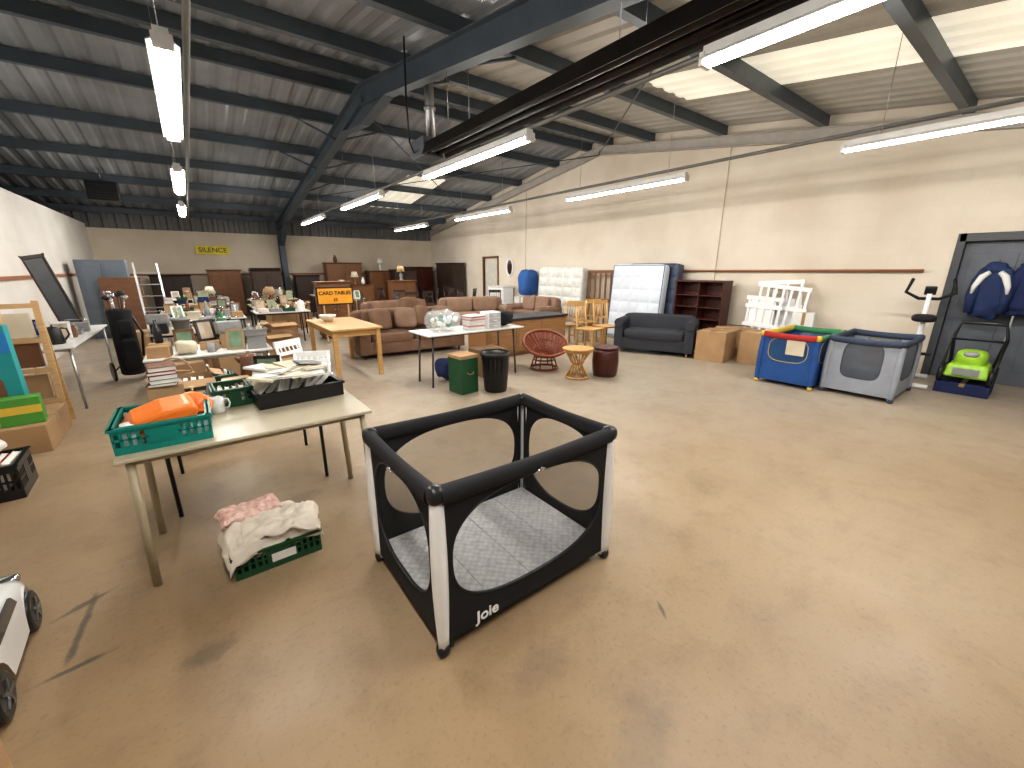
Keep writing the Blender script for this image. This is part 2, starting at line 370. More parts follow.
M_heat=mat('dark_heater_steel',(.035,.028,.024),.35,.6,var=.3)
t=T('tube_heater','long dark radiant tube heater hung from the roof','heater',(2.97,2.4,3.15))
g=G().prism([(-.19,-.06),(-.12,.1),(.12,.1),(.19,-.06),(.18,-.06),(.11,.085),(-.11,.085),(-.18,-.06)],-3.6,3.3,'y'); g.obj('hood',M_heat,t)
G().cyl((-.07,-3.5,0),(-.07,3.4,0),.045,n=12).obj('radiant_tube',M_heat,t); G().cyl((.08,-3.5,0),(.08,3.4,0),.045,n=12).obj('radiant_tube',M_heat,t)
G().bx(-.15,.15,3.3,3.7,-.06,.18).obj('burner_box',M_gdoor,t,bev=.01)
G().cyl((.12,3.6,.18),(.12,3.6,1.3),.065,n=16).cyl((.12,3.6,.6),(.12,3.6,.64),.085,n=16).obj('flue',M_steel,t)
for y in (-2.5,0,2.6):
    for sx in (-.15,.15): G().cyl((sx,y,.08),(sx,y,1.1 if y>0 else .75),.004,n=5).obj('hanging_chain',M_steel,t)
G().tube([(-.3,3.4,1.3),(-.32,3.4,.6),(-.3,3.42,.1),(-.22,3.5,.02),(-.15,3.6,.02)],.012,n=6).obj('cable',M_blackpl,t)
t=T('hanging_heater','black boxed unit heater hanging near the roof','heater',(-1.3,14.2,3.12))
G().bx(-.28,.28,-.2,.2,0,.42).obj('casing',M_blackpl,t,bev=.02)
g=G()
for i in range(6): g.bx(-.24,.24,-.215,-.2,.06+i*.055,.08+i*.055)
g.obj('grille',M_blackpl,t); G().cyl((0,0,.42),(0,0,.7),.012,n=6).obj('hanger',M_steel,t)
# ---------------------------------------------------------------- playpens
M_mesh=mat('black_net',(.02,.019,.018),.8,alpha=.36)
M_meshg=mat('grey_net',(.10,.11,.13),.8,alpha=.75)
def quilt():
    m=bpy.data.materials.new('quilted_grey'); m.use_nodes=True;N=m.node_tree.nodes;L=m.node_tree.links;b=N['Principled BSDF']
    tc=N.new('ShaderNodeTexCoord');mp=N.new('ShaderNodeMapping');mp.inputs['Rotation'].default_value=(0,0,pi/4);mp.inputs['Scale'].default_value=(32,32,32)
    ck=N.new('ShaderNodeTexVoronoi');ck.inputs['Scale'].default_value=1;ck.inputs['Randomness'].default_value=.3
    L.new(tc.outputs['Object'],mp.inputs[0]);L.new(mp.outputs[0],ck.inputs['Vector'])
    r=N.new('ShaderNodeValToRGB'); r.color_ramp.elements[0].color=(.60,.59,.58,1); r.color_ramp.elements[1].color=(.44,.435,.43,1); r.color_ramp.elements[1].position=.8
    L.new(ck.outputs['Distance'],r.inputs[0])
    n=N.new('ShaderNodeTexNoise');n.inputs['Scale'].default_value=25;L.new(tc.outputs['Object'],n.inputs['Vector'])
    x=N.new('ShaderNodeMix');x.data_type='RGBA';x.blend_type='OVERLAY';x.inputs[0].default_value=.3;L.new(r.outputs[0],x.inputs[6]);L.new(n.outputs[0],x.inputs[7]);L.new(x.outputs[2],b.inputs['Base Color']);b.inputs['Roughness'].default_value=.9
    bp=N.new('ShaderNodeBump');bp.inputs['Strength'].default_value=.3;bp.inputs['Distance'].default_value=.01;bp.invert=True;L.new(ck.outputs['Distance'],bp.inputs['Height']);L.new(bp.outputs[0],b.inputs['Normal'])
    return m
M_quilt=quilt()
def pen(name,label,loc,Wd,D,H,rz=0,fab=M_black,post=M_white,net=M_mesh,matt=M_quilt,band=.17,floor_z=.15,rails=None,caps=M_blackpl,ex=3.2,inset=.1,brand=False,rr0=.031,capk=1.,topm=.07,sag=.012):
    t=T(name,label,'playpen' if name=='playpen' else 'travel cot',loc,rz)
    a,b=Wd/2,D/2; rails=rails or [fab]*4
    sides=[((-a,-b),(a,-b)),((a,-b),(a,b)),((a,b),(-a,b)),((-a,b),(-a,-b))]
    for si,(p,q) in enumerate(sides):
        P=Vector((*p,0));Q=Vector((*q,0));Ls=(Q-P).length;d=(Q-P).normalized()
        n=56
        outer=[];inner=[]
        x0,x1,z0,z1=.02,Ls-.02,.055,H-.05
        i0,i1,j0,j1=inset,Ls-inset,band+.04,H-topm
        cx,cz,rx,rz2=(i0+i1)/2,(j0+j1)/2,(i1-i0)/2,(j1-j0)/2
        for k in range(n):
            th=2*pi*k/n+.001; c,s_=math.cos(th),math.sin(th)
            ix=cx+rx*math.copysign(abs(c)**(2/ex),c);iz=cz+rz2*math.copysign(abs(s_)**(2/ex),s_)
            sc=1/max(abs(c)/((x1-x0)/2),abs(s_)/((z1-z0)/2)); ocx=(x0+x1)/2;ocz=(z0+z1)/2
            outer.append((min(max(ocx+c*sc,x0),x1),min(max(ocz+s_*sc,z0),z1)));inner.append((ix,iz))
        for (rxx,rzz) in ((x0,z0),(x1,z0),(x1,z1),(x0,z1)):
            k=min(range(n),key=lambda i:(outer[i][0]-rxx)**2+(outer[i][1]-rzz)**2); outer[k]=(rxx,rzz)
        W3=lambda x,z,o=0: tuple(P+d*x+Vector((0,0,z))+Vector((d.y,-d.x,0))*o)
        g=G(); vs=[W3(*o_) for o_ in outer]+[W3(*o_) for o_ in inner]
        g.add(vs,[(k,(k+1)%n,n+(k+1)%n,n+k) for k in range(n)],0,False)
        g.obj('side_panel',fab,t,solid=.012)
        g=G(); g.add([W3(*o_) for o_ in inner],[list(range(n))]); g.obj('mesh_window',net,t)
        g=G(); g.tube([W3(x,z,.005) for x,z in inner],.0045,n=6,closed=True); g.obj('piping',caps,t)
        # padded top rail: flattened fabric sleeve
        vs=[];fs=[];nk=14;m_=14
        for k in range(nk+1):
            u=k/nk; zc=H-.04-sag*math.sin(pi*u); ww=rr0*(1+.08*math.cos(2*pi*u)); hh=rr0*1.3
            for j in range(m_):
                an=2*pi*j/m_; vs.append(W3(.02+(Ls-.04)*u,zc+hh*math.copysign(abs(math.sin(an))**.8,math.sin(an)),ww*math.copysign(abs(math.cos(an))**.8,math.cos(an))))
        for k in range(nk):
            for j in range(m_): fs.append((k*m_+j,k*m_+(j+1)%m_,(k+1)*m_+(j+1)%m_,(k+1)*m_+j))
        G().add(vs,fs,0,True).obj('top_rail',rails[si],t)
        if brand:
            hx_=Ls/2; G().tube([W3(hx_-.035,H-.075,.034),W3(hx_,H-.06,.037),W3(hx_+.035,H-.075,.034)],.003,n=6).cyl(W3(hx_,H-.066,.02),W3(hx_,H-.066,.040),.009,n=12).obj('rail_hinge',M_chrome,t)
    for sx in (-1,1):
        for sy in (-1,1):
            cx,cy=sx*a,sy*b; o=Vector((sx,sy,0)).normalized()
            vs=[];fs=[];tan=Vector((-o.y,o.x,0)); nk=12
            for k in range(nk+1):
                u=k/nk; z=.03+(H-.085)*u; off=.006+.022*math.sin(pi*u)*.6+.008*(1-u); w=.027+.006*math.sin(pi*u)-.006*(1-u)
                c0=Vector((cx,cy,z))+o*off
                for q_,dd in ((-1.,-.05),(-.95,-.022),(-.5,.002),(.5,.002),(.95,-.022),(1.,-.05)): vs.append(c0+tan*w*q_+o*dd)
            for k in range(nk):
                for q_ in range(5): fs.append((k*6+q_,k*6+q_+1,(k+1)*6+q_+1,(k+1)*6+q_))
            G().add(vs,fs,0,True).obj('corner_post',post,t,solid=.006)
            G().sell((cx-o.x*.012,cy-o.y*.012,H-.036),(.078*capk,.078*capk,.08*capk),.8,.8,nu=16,nv=8).obj('corner_cap',caps,t)
            if brand and sx==-1:
                G().cyl((cx+.03,cy-sy*.02,.03),(cx+.05,cy-sy*.02,.03),.028,n=14).obj('castor',caps,t)
            G().sell((cx,cy,.026),(.055,.055,.052),.6,.6,nu=12,nv=6).obj('foot',caps,t)
    G().bx(-a+.015,a-.015,-b+.015,b-.015,.05,floor_z-.03).obj('base',fab,t)
    g=G()
    w=(Wd-.05)/4
    for i in range(4):
        x=-a+.025+w*(i+.5); g.bx(x-w/2+.0005,x+w/2-.0005,-b+.03,b-.03,floor_z-.03,floor_z)
    g.obj('mattress',matt,t,bev=.004)
    return t
t=pen('playpen','black playpen with mesh sides and white corner posts',(1.115,1.655,0),1.03,.75,.80,brand=True,band=.13,inset=.06,ex=2.6,floor_z=.13,rr0=.03,capk=1.,topm=.09,sag=.01)
text('Joie',.08,mat('logo_white',(.9,.9,.9),.5,var=0),t,(-.515+.225,-.388,.10),(pi/2,0,0),bold=.0018)
# ---------------------------------------------------------------- tables
def table(name,label,x0,x1,y0,y1,h,topm,legm,th=.02,leg='tube',r=.014,ins=.05,splay=0,apron=0,group=None,rz=0):
    t=T(name,label,'table',((x0+x1)/2,(y0+y1)/2,0),rz,group); a,b=(x1-x0)/2,(y1-y0)/2
    G().bx(-a,a,-b,b,h-th,h).obj('tabletop',topm,t,bev=.005)
    for sx in (-1,1):
        for sy in (-1,1):
            p=(sx*(a-ins),sy*(b-ins),h-th); q=(sx*(a-ins+splay),sy*(b-ins+splay*.3),0)
            g=G()
            if leg=='tube': g.tube([p,q],r,n=10)
            else: g.bx(p[0]-r,p[0]+r,p[1]-r,p[1]+r,0,h-th)
            g.obj('leg',legm,t)
    g=G()
    if apron:
        for s in (-1,1):
            g.bx(-a+ins,a-ins,s*(b-ins)-.01,s*(b-ins)+.01,h-th-apron,h-th); g.bx(s*(a-ins)-.01,s*(a-ins)+.01,-b+ins,b-ins,h-th-apron,h-th)
    else:
        for s in (-1,1):
            g.cyl((s*(a-ins),-b+ins,h-th-.03),(s*(a-ins),b-ins,h-th-.03),.012,n=8)
            g.cyl((-a+ins,s*(b-ins),h-th-.02),(a-ins,s*(b-ins),h-th-.02),.012,n=8)
    g.obj('frame',legm,t)
    return t
M_top=mat('beige_laminate',(.44,.385,.28),.35,var=.08,vs=3); M_legb=mat('beige_metal_leg',(.36,.30,.20),.45)
M_wtop=mat('white_laminate',(.66,.65,.62),.35,var=.03)
table('table','beige laminate folding table with splayed metal legs',-.43,.78,2.5,3.14,.73,M_top,M_legb,r=.019,splay=.02)
table('table','folding table with black metal legs under crates',-.36,.66,3.2,4.05,.72,M_top,M_blackpl,r=.013)
# ---------------------------------------------------------------- factories
def crate(label,loc,d,m,rz=0,name='plastic_crate',lattice=True):
    x,y,h=d; a,b=x/2,y/2; g=G(); th=.008
    def wall(p,q):
        P=Vector((*p,0));Q=Vector((*q,0));L_=(Q-P).length;dd=(Q-P)/L_;ang=math.atan2(dd.y,dd.x)
        M=Matrix.Translation(P)@Matrix.Rotation(ang,4,'Z')
        g.bx(0,L_,-th/2,th/2,0,h*.28,0,M); g.bx(0,L_,-th/2,th/2,h*.78,h,0,M); g.bx(-.012,L_+.012,-.014,.014,h-.014,h,0,M)
        if lattice:
            n=max(4,int(L_/.03))
            for i in range(n+1):
                xx=L_*i/n; g.bx(max(0,xx-.007),min(L_,xx+.007),-th/2,th/2,h*.28,h*.78,0,M)
            g.bx(0,L_,-th/2,th/2,h*.5,h*.56,0,M)
            g.bx(L_*.35,L_*.65,-th*.8,th*.8,h*.28,h*.8,0,M)
        else: g.bx(0,L_,-th/2,th/2,h*.28,h*.78,0,M)
    wall((-a,-b),(a,-b));wall((a,-b),(a,b));wall((a,b),(-a,b));wall((-a,b),(-a,-b))
    g.bx(-a,a,-b,b,0,.008)
    return g.obj(name,m,None,loc,(0,0,rz),label=label,cat='crate')
def carton(label,loc,d,rz=0,m=None,open_=False,group=None):
    m=m or M_card; x,y,h=d; a,b=x/2,y/2
    t=T('cardboard_box',label,'box',loc,rz,group)
    if open_:
        g=G(); w=.006
        g.bx(-a,a,-b,-b+w,0,h);g.bx(-a,a,b-w,b,0,h);g.bx(-a,-a+w,-b,b,0,h);g.bx(a-w,a,-b,b,0,h);g.bx(-a,a,-b,b,0,w); g.obj('body',m,t)
        for s in (-1,1):
            G().box((0,s*(b+y*.16),h-.04*y),(x*.96,y*.36,.004),rot=(s*-.35,0,0)).obj('flap',m,t)
            G().box((s*(a+x*.1),0,h+.02),(x*.22,y*.94,.004),rot=(0,s*.3,0)).obj('flap',m,t)
    else:
        G().bx(-a,a,-b,b,0,h).obj('body',m,t,bev=.004)
        for s in (-1,1): G().bx(-a+.003,a-.003,s*.002 if s>0 else -b+.003,b-.003 if s>0 else -.002,h,h+.003).obj('flap',m,t)
        G().bx(-a-.001,a+.001,-.025,.025,h+.003,h+.004).bx(-a-.0015,-a,-.025,.025,h*.75,h+.003).bx(a,a+.0015,-.025,.025,h*.75,h+.003).obj('tape',mat('packing_tape',(.35,.22,.1),.3),t)
    return t
def book(loc,d,c,rz=0,where='on the sale tables',rot=None):
    x,y,h=d; g=G(); cv=.003
    g.bx(-x/2,x/2,-y/2,y/2,0,cv,0);g.bx(-x/2,x/2,-y/2,y/2,h-cv,h,0);g.bx(-x/2,-x/2+cv,-y/2,y/2,0,h,0);g.bx(-x/2+cv,x/2-.004,-y/2+.004,y/2-.004,cv,h-cv,1)
    return g.obj('book',[pm(c,'paper'),M_paper],None,loc,rot or (0,0,rz),label=f'{c} covered book {where}',cat='book',group='books '+where)
PR={'vase':[(.03,0),(.05,.02),(.065,.08),(.05,.15),(.025,.19),(.035,.22),(.03,.218),(.02,.19)],
 'bowl':[(.04,0),(.07,.02),(.1,.06),(.105,.08),(.1,.08),(.065,.03),(.001,.02)],
 'bottle':[(.035,0),(.037,.01),(.037,.15),(.015,.2),(.013,.25),(.001,.25)],
 'jar':[(.05,0),(.055,.01),(.055,.12),(.045,.135),(.045,.15),(.001,.15)],
 'candlestick':[(.05,0),(.05,.01),(.015,.03),(.01,.1),(.018,.12),(.01,.15),(.025,.2),(.022,.2),(.001,.19)],
 'plant_pot':[(.06,0),(.085,.13),(.09,.13),(.09,.155),(.08,.155),(.075,.13),(.001,.12)]}
def lath(kind,c,loc,s=1,mk='ceramic',where='on a sale table'):
    g=G().lathe([(r*s,z*s) for r,z in PR[kind]],n=16)
    return g.obj(kind,pm(c,mk),None,loc,label=f'{c} {mk} {kind.replace("_"," ")} {where}',cat=kind.replace('_',' '),group=f'{kind.replace("_"," ")}s on the sale tables')
def mug(c,loc,rz=0):
    t=T('mug',f'{c} ceramic mug on a sale table','mug',loc,rz,'mugs on the sale tables')
    G().lathe([(.035,0),(.04,.005),(.04,.095),(.036,.095),(.034,.01),(.001,.01)],n=14).obj('cup',pm(c,'ceramic'),t)
    G().tube([(.038,0,.08),(.06,0,.078),(.068,0,.05),(.06,0,.025),(.038,0,.02)],.006,n=6).obj('handle',pm(c,'ceramic'),t); return t
def lamp(c,loc,s=1,c2='cream',where='on the sale tables'):
    t=T('table_lamp',f'table lamp with {c2} shade and {c} base','lamp',loc,0,'table lamps '+where)
    G().lathe([(.06*s,0),(.065*s,.02*s),(.03*s,.05*s),(.05*s,.1*s),(.045*s,.18*s),(.012*s,.23*s),(.01*s,.3*s),(.001,.3*s)],n=16).obj('base',pm(c,'ceramic'),t)
    G().lathe([(.13*s,.24*s),(.08*s,.42*s)],n=20).obj('shade',pm(c2,'cloth'),t,solid=.003); return t
def frame(c,loc,w,h,rz=0,tilt=-.2,pic=(.4,.45,.45),where='leaning on a table'):
    t=T('picture_frame',f'{c} picture frame {where}','picture frame',loc,rz,'picture frames on the sale tables')
    g=G();b=.025; M=Matrix.Rotation(tilt,4,'X')
    g.bx(-w/2,w/2,0,.02,0,b,0,M);g.bx(-w/2,w/2,0,.02,h-b,h,0,M);g.bx(-w/2,-w/2+b,0,.02,0,h,0,M);g.bx(w/2-b,w/2,0,.02,0,h,0,M); g.obj('frame',pm(c),t)
    G().bx(-w/2+b,w/2-b,.006,.012,b,h-b,0,M).obj('picture',mat('picture_%.2f'%pic[0],pic,.3,var=.25,vs=9),t); return t
def radio(c,loc,rz=0):
    t=T('radio',f'{c} portable radio with round speakers','radio',loc,rz,'radios on the sale tables')
    G().bx(-.12,.12,-.05,.05,0,.13).obj('body',pm(c),t,bev=.012)
    for s in (-1,1): G().lathe([(.04,0),(.04,.008),(.03,.004),(.001,.01)],n=14,M=Matrix.Translation((s*.065,-.05,.06))@Matrix.Rotation(pi/2,4,'X')).obj('speaker',pm('grey'),t)
    G().tube([(-.11,0,.13),(-.1,0,.17),(.1,0,.17),(.11,0,.13)],.006,n=6).obj('handle',M_chrome,t); return t
def kettle(c,loc,rz=0):
    t=T('kettle',f'{c} electric kettle with curved handle','kettle',loc,rz,'kettles on the sale tables')
    G().lathe([(.075,0),(.08,.02),(.06,.18),(.05,.2),(.012,.205),(.012,.225),(.001,.225)],n=16).obj('body',pm(c),t)
    G().tube([(.06,0,.18),(.11,0,.17),(.12,0,.1),(.078,0,.04)],.01,n=7).obj('handle',M_blackpl,t)
    G().tube([(-.06,0,.14),(-.095,0,.18)],[.02,.012],n=7).obj('spout',pm(c),t); return t
def basket(loc,s=1,rz=0):
    t=T('wicker_basket','woven wicker basket with a hoop handle','basket',loc,rz,'baskets on the sale tables')
    g=G()
    for i in range(7):
        r=(.09+.03*i/6)*s; g.tube([(r*math.cos(2*pi*k/16),r*.75*math.sin(2*pi*k/16),(.01+.018*i)*s) for k in range(16)],.010*s,n=5,closed=True)
    g.bx(-.08*s,.08*s,-.05*s,.05*s,0,.01); g.obj('bowl',pm('tan','cloth'),t)
    G().tube([(.115*s*math.cos(a),0,(.11+.14*math.sin(a))*s) for a in [pi*k/10 for k in range(11)]],.008*s,n=6).obj('handle',pm('tan','cloth'),t); return t
def clock(c,loc,rz=0):
    t=T('mantel_clock',f'{c} mantel clock with white dial','clock',loc,rz,'clocks on the sale tables')
    pts=[(-.1,0),(.1,0),(.1,.1)]+[(.1*math.cos(a),.1+.1*math.sin(a)) for a in [pi*k/10 for k in range(1,10)]]+[(-.1,.1)]
    G().prism(pts,-.04,.04,'y').obj('case',pm(c),t); G().cyl((0,-.043,.1),(0,-.038,.1),.065,n=20).obj('dial',M_paper,t)
    G().box((0,-.046,.12),(.006,.002,.05)).box((.015,-.046,.1),(.04,.002,.006)).obj('clock_hand',M_blackpl,t); return t
def tray(c,loc,rz,rr):
    crate(f'{c} plastic tray of oddments on a sale table',loc,(.2,.17,.07),pm(c),rz,'plastic_tray',False)
    for i in range(4): lath(rr.choice(['jar','bottle','bowl','candlestick']),rr.choice(['white','brown','grey','cream']),(loc[0]+(-.045 if i%2 else .045),loc[1]+(-.038 if i<2 else .038),loc[2]+.009),.55)
def bag(c,loc,d,rz=0,label=None,name='bag',kind='cloth',seed=1,wob=.04):
    g=G().sell((0,0,d[2]/2),d,.6,.6,nu=28,nv=18,wob=wob,ws=7,seed=seed)
    return g.obj(name,pm(c,kind),None,loc,(0,0,rz),label=label or f'{c} cloth bag bulging with contents',cat=name.replace('_',' '))
def item(x,y,z,rr,sc=1.,lvl=0):
    c=rr.choice(['white','cream','grey','brown','green','brown','black','grey','tan','grey','white','brown','black','white','cream','navy'])
    k=rr.choice(['vase','bowl','bottle','jar','candlestick','mug','tray','frame','radio','kettle','basket','book','box','tray','box','box','box','bag','plant_pot','frame','box','book','lamp' if sc>1.25 else 'book','clock' if sc>1.25 else 'tray'])
    a=rr.uniform(-.5,.5)
    if k in PR: return lath(k,c,(x,y,z),min(sc,1.1)*rr.uniform(.75,1.2))
    if k=='tray': return tray(rr.choice(['black','grey','white','green']),(x,y,z),0,rr)
    if k=='mug': return mug(c,(x,y,z),a)
    if k=='bag': return bag(c,(x,y,z+.012),(.18,.15,.13),a,f'small crumpled {c} cloth bundle on a table','cloth_bundle','cloth',rr.random()*9,.02)
    if k=='lamp': return lamp(c,(x,y,z),sc*rr.uniform(.6,.9),rr.choice(['cream','white','tan']))
    if k=='frame': return frame(rr.choice(['brown','black','tan','white']),(x,y,z),.18,.23,a,-.2,rr.choice([(.3,.35,.4),(.5,.4,.3),(.2,.3,.2)]))
    if k=='radio': return radio(rr.choice(['black','grey','black']),(x,y,z),a)
    if k=='kettle': return kettle(c,(x,y,z),a)
    if k=='basket': return basket((x,y,z),rr.uniform(.75,.95),a)
    if k=='clock': return clock(rr.choice(['brown','black']),(x,y,z),a)
    if k=='box':
        h=rr.uniform(.06,.18); carton('small cardboard box on a sale table',(x,y,z),(.18,.155,h),a*.3,M_card if rr.random()<.5 else pm(c,'paper'),group='small boxes on the sale tables')
        if lvl==0 and rr.random()<.6: item(x,y,z+h+.0045,rr,min(sc,.85),1)
        return
    zz=z
    for i in range(rr.randint(2,5)):
        hh=rr.uniform(.015,.035); book((x,y,zz),(.14,.19,hh),rr.choice(['white','brown','black','cream','grey','red','navy','white','green']),a*.5+rr.uniform(-.15,.15)); zz+=hh+.0005
def scatter(x0,x1,y0,y1,z,rr,cell=.26,p=.9,sc=1.):
    nx=max(1,int((x1-x0)/cell));ny=max(1,int((y1-y0)/cell))
    for i in range(nx):
        for j in range(ny):
            if rr.random()<p: item(x0+(i+.5)*(x1-x0)/nx+rr.uniform(-.015,.015),y0+(j+.5)*(y1-y0)/ny+rr.uniform(-.015,.015),z+.001,rr,sc)
# ---------------------------------------------------------------- near table items
M_tealc=mat('teal_plastic',(.0,.19,.155),.4); M_greenc=mat('green_plastic',(.012,.075,.03),.45)
crate('teal plastic basket holding orange toys on the table',(-.235,2.78,.731),(.38,.40,.135),M_tealc,.0,'plastic_basket')
g=G(); Mo=pm('orange')
pts=[(-.17,0),(.14,0),(.18,.05),(.16,.10),(.04,.12),(-.08,.11),(-.15,.05)]
g.prism(pts,-.1,.1,'y')
g.obj('toy_digger_scoop',Mo,None,(-.25,2.72,.80),(.1,-.22,.12),bev=.03,label='orange plastic toy scoop resting in the teal basket',cat='toy')
G().lathe([(.02,0),(.07,.07),(.08,.07),(.08,.08),(.06,.08),(.012,.0)],n=20).obj('toy_funnel',Mo,None,(-.12,2.88,.81),(.5,.5,0),label='red orange toy cone in the teal basket',cat='toy')
bag('green',(-.30,2.9,.745),(.14,.14,.12),0,'green crumpled cloth in the teal basket','cloth',seed=3)
lath('jar','white',(-.36,2.64,.745),.8,'plastic','in the teal basket')
mug('white',(.0,3.04,.731))
crate('dark green plastic crate on the table',(.09,3.24,.731),(.2,.26,.12),M_greenc,.05)
for i in range(4): book((.03+.04*i,3.24,.75),(.14,.18,.025),['white','cream','grey','white'][i],0,'in the green crate',rot=(0,-1.35,0))
crate('black plastic tray of papers on the table',(.46,3.13,.731),(.52,.38,.10),M_blackpl,.08,'plastic_tray',lattice=False)
rr=random.Random(5)
for i in range(9):
    book((.28+.045*i,3.15+rr.uniform(-.02,.02),.842-.004*(i%3)),(.13,.2,.03),rr.choice(['white','white','cream','white']),0,'in the black tray',rot=(rr.uniform(-.1,.1),-1.0+rr.uniform(-.3,.3),.05))
for i in range(12):
    book((.28+.1*(i%4)+rr.uniform(-.03,.03),3.04+.09*(i//4)+rr.uniform(-.03,.03),.90+.014*(i//4)+.004*(i%3)),(.15,.21,.014),rr.choice(['white','cream','white','white','cream','grey']),0,'in the black tray',rot=(rr.uniform(-.12,.12),rr.uniform(-.15,.15),rr.uniform(-.8,.8)))
carton('open cardboard box of books on the table',(-.14,3.62,.721),(.3,.26,.13),.1,open_=True)
for i in range(5): book((-.24+.045*i,3.62,.735),(.2,.2,.03),rr.choice(['white','brown','cream','grey']),0,'in the open box',rot=(0,-1.4,0))
scatter(-.33,.0,3.24,3.42,.72,random.Random(33),.16,1,.9)
scatter(.04,.64,3.44,3.78,.72,random.Random(18),.17,1,.9)
scatter(-.33,.64,3.82,4.04,.72,random.Random(9),.2,1,1.)
crate('green plastic crate of folded towels on the floor',(.14,2.49,0),(.42,.33,.14),M_greenc,.02)
G().bx(-.06,.06,-.001,.0,-.025,.025).obj('paper_label',M_paper,bpy.data.objects['plastic_crate.001'],(.02,-.174,.065))
M_tow=mat('cream_towel',(.74,.67,.57),.95,bump=.6,bs=200,var=.03); M_ptow=mat('pink_towel',(.60,.33,.28),.95,bump=.6,bs=60,col2=(.75,.58,.5),var=.1,vs=30)
def drape(g,w,d,ztop,drop,seed,amp=1.):
    def fn(u,v):
        x=(u-.5)*w*1.3;y=(v-.5)*d*1.35
        ex=max(0,abs(x)-w*.5);ey=max(0,abs(y)-d*.5);e=math.hypot(ex,ey)
        P=Vector((x*7+seed,y*7,seed)); n=(noise.noise(P)*.045+abs(noise.noise(P*2.3))*.03+noise.noise(P*5)*.008)*amp
        z=ztop-e*1.3*drop+n-.25*(x*x+y*y)
        nn=noise.noise_vector(P*1.5)*.022
        xx=math.copysign(min(abs(x),w*.5+ex*.45),x)+nn.x; yy=math.copysign(min(abs(y),d*.5+ey*.4),y)+nn.y
        return (xx,yy,z)
    g.grid(fn,48,40)
g=G();drape(g,.42,.30,.185,1,2.);g.sell((0,0,.12),(.36,.28,.12),.4,.4,wob=.02,ws=12)
g.obj('towel',M_tow,None,(.13,2.48,.01),(0,0,.1),label='cream towels heaped over the green crate',cat='towel',solid=.006)
g=G();drape(g,.36,.24,.20,.5,7.,.8);g.obj('towel',M_tow,None,(.18,2.45,.02),(0,0,-.2),label='crumpled white linen draped across the towels',cat='towel',solid=.005)
g=G();drape(g,.28,.14,.05,.6,3.,.6);g.sell((0,0,.02),(.28,.15,.04),.35,.35,wob=.01,ws=14)
g.obj('folded_blanket',M_ptow,None,(.05,2.62,.205),(0,.0,.15),label='pink patterned folded blanket on the towels',cat='blanket',solid=.006)
# ---------------------------------------------------------------- toy car
t=T('toy_car','white ride-on toy car with black wheels','toy car',(-1.03,2.27,0),.06); t.scale=(1.15,1.15,1.2)
M_tc=mat('glossy_white',(.78,.78,.77),.12,var=.02); M_tint=mat('tinted_glass',(.02,.02,.025),.08)
def car_body(u,v):
    y=-.385+.77*u
    prof=[(0,.17),(.06,.235),(.15,.262),(.35,.268),(.6,.25),(.85,.205),(.96,.165),(1,.13)]
    for i in range(len(prof)-1):
        if prof[i][0]<=u<=prof[i+1][0]: k=(u-prof[i][0])/(prof[i+1][0]-prof[i][0]); top=prof[i][1]*(1-k)+prof[i+1][1]*k; break
    wd=.195*(1-.22*abs(2*u-1)**4)
    a=pi*v; c,s_=math.cos(a),math.sin(a)
    x=-wd*math.copysign(abs(c)**.35,c); z=.06+(top-.06)*abs(s_)**.35
    for yc in (-.225,.225):
        dd=abs(y-yc)
        if dd<.1:
            zz=.075+math.sqrt(.01-dd*dd)
            if z<zz and abs(x)>wd*.8: z=zz
    return (x,y,z)
G().grid(car_body,40,36).obj('body',M_tc,t)
def cabin(u,v):
    y=-.23+.36*u; h=.10*math.sin(pi*min(1,u*1.0))**.5 if 0<u<1 else 0
    a=pi*v; wd=.14
    return (-wd*math.copysign(abs(math.cos(a))**.4,math.cos(a))*(1-.15*math.sin(a)),y,.25+h*abs(math.sin(a))**.4)
G().grid(cabin,20,20).obj('windscreen',M_tint,t)
for sx in (-1,1):
    for y in (-.225,.225):
        G().cyl((sx*.14,y,.078),(sx*.2,y,.078),.078,n=24).obj('wheel',M_blackpl,t,bev=.012)
        g=G().cyl((sx*.199,y,.078),(sx*.203,y,.078),.02,n=12)
        for k in range(5):
            a=2*pi*k/5; g.box((sx*.203,y+.025*math.cos(a),.078+.025*math.sin(a)),(.004,.045,.010),rot=(a,0,0))
        g.obj('hubcap',mat('dark_hub',(.12,.12,.12),.3,.5),t)
    G().sell((sx*.14,-.345,.195),(.11,.09,.05),.6,.6,nu=14,nv=8).obj('tail_light',pm('red'),t)
    G().sell((sx*.12,.355,.165),(.08,.05,.03),.6,.6,nu=14,nv=8).obj('headlight',M_chrome,t)
    G().prism([(-.17,.2),(.1,.2),(.06,.245),(-.15,.25)],sx*.188,sx*.197,'x').obj('side_window',M_tint,t)
G().tube([(0+.06*math.cos(a),-.0,.37+.06*math.sin(a)) for a in [2*pi*k/16 for k in range(16)]],.008,n=6,closed=True).cyl((0,.0,.31),(0,0,.37),.012,n=6).obj('steering_wheel',M_blackpl,t)
carton('brown cardboard box standing beside the toy car',(-.86,1.26,0),(.5,.5,.4),.1)
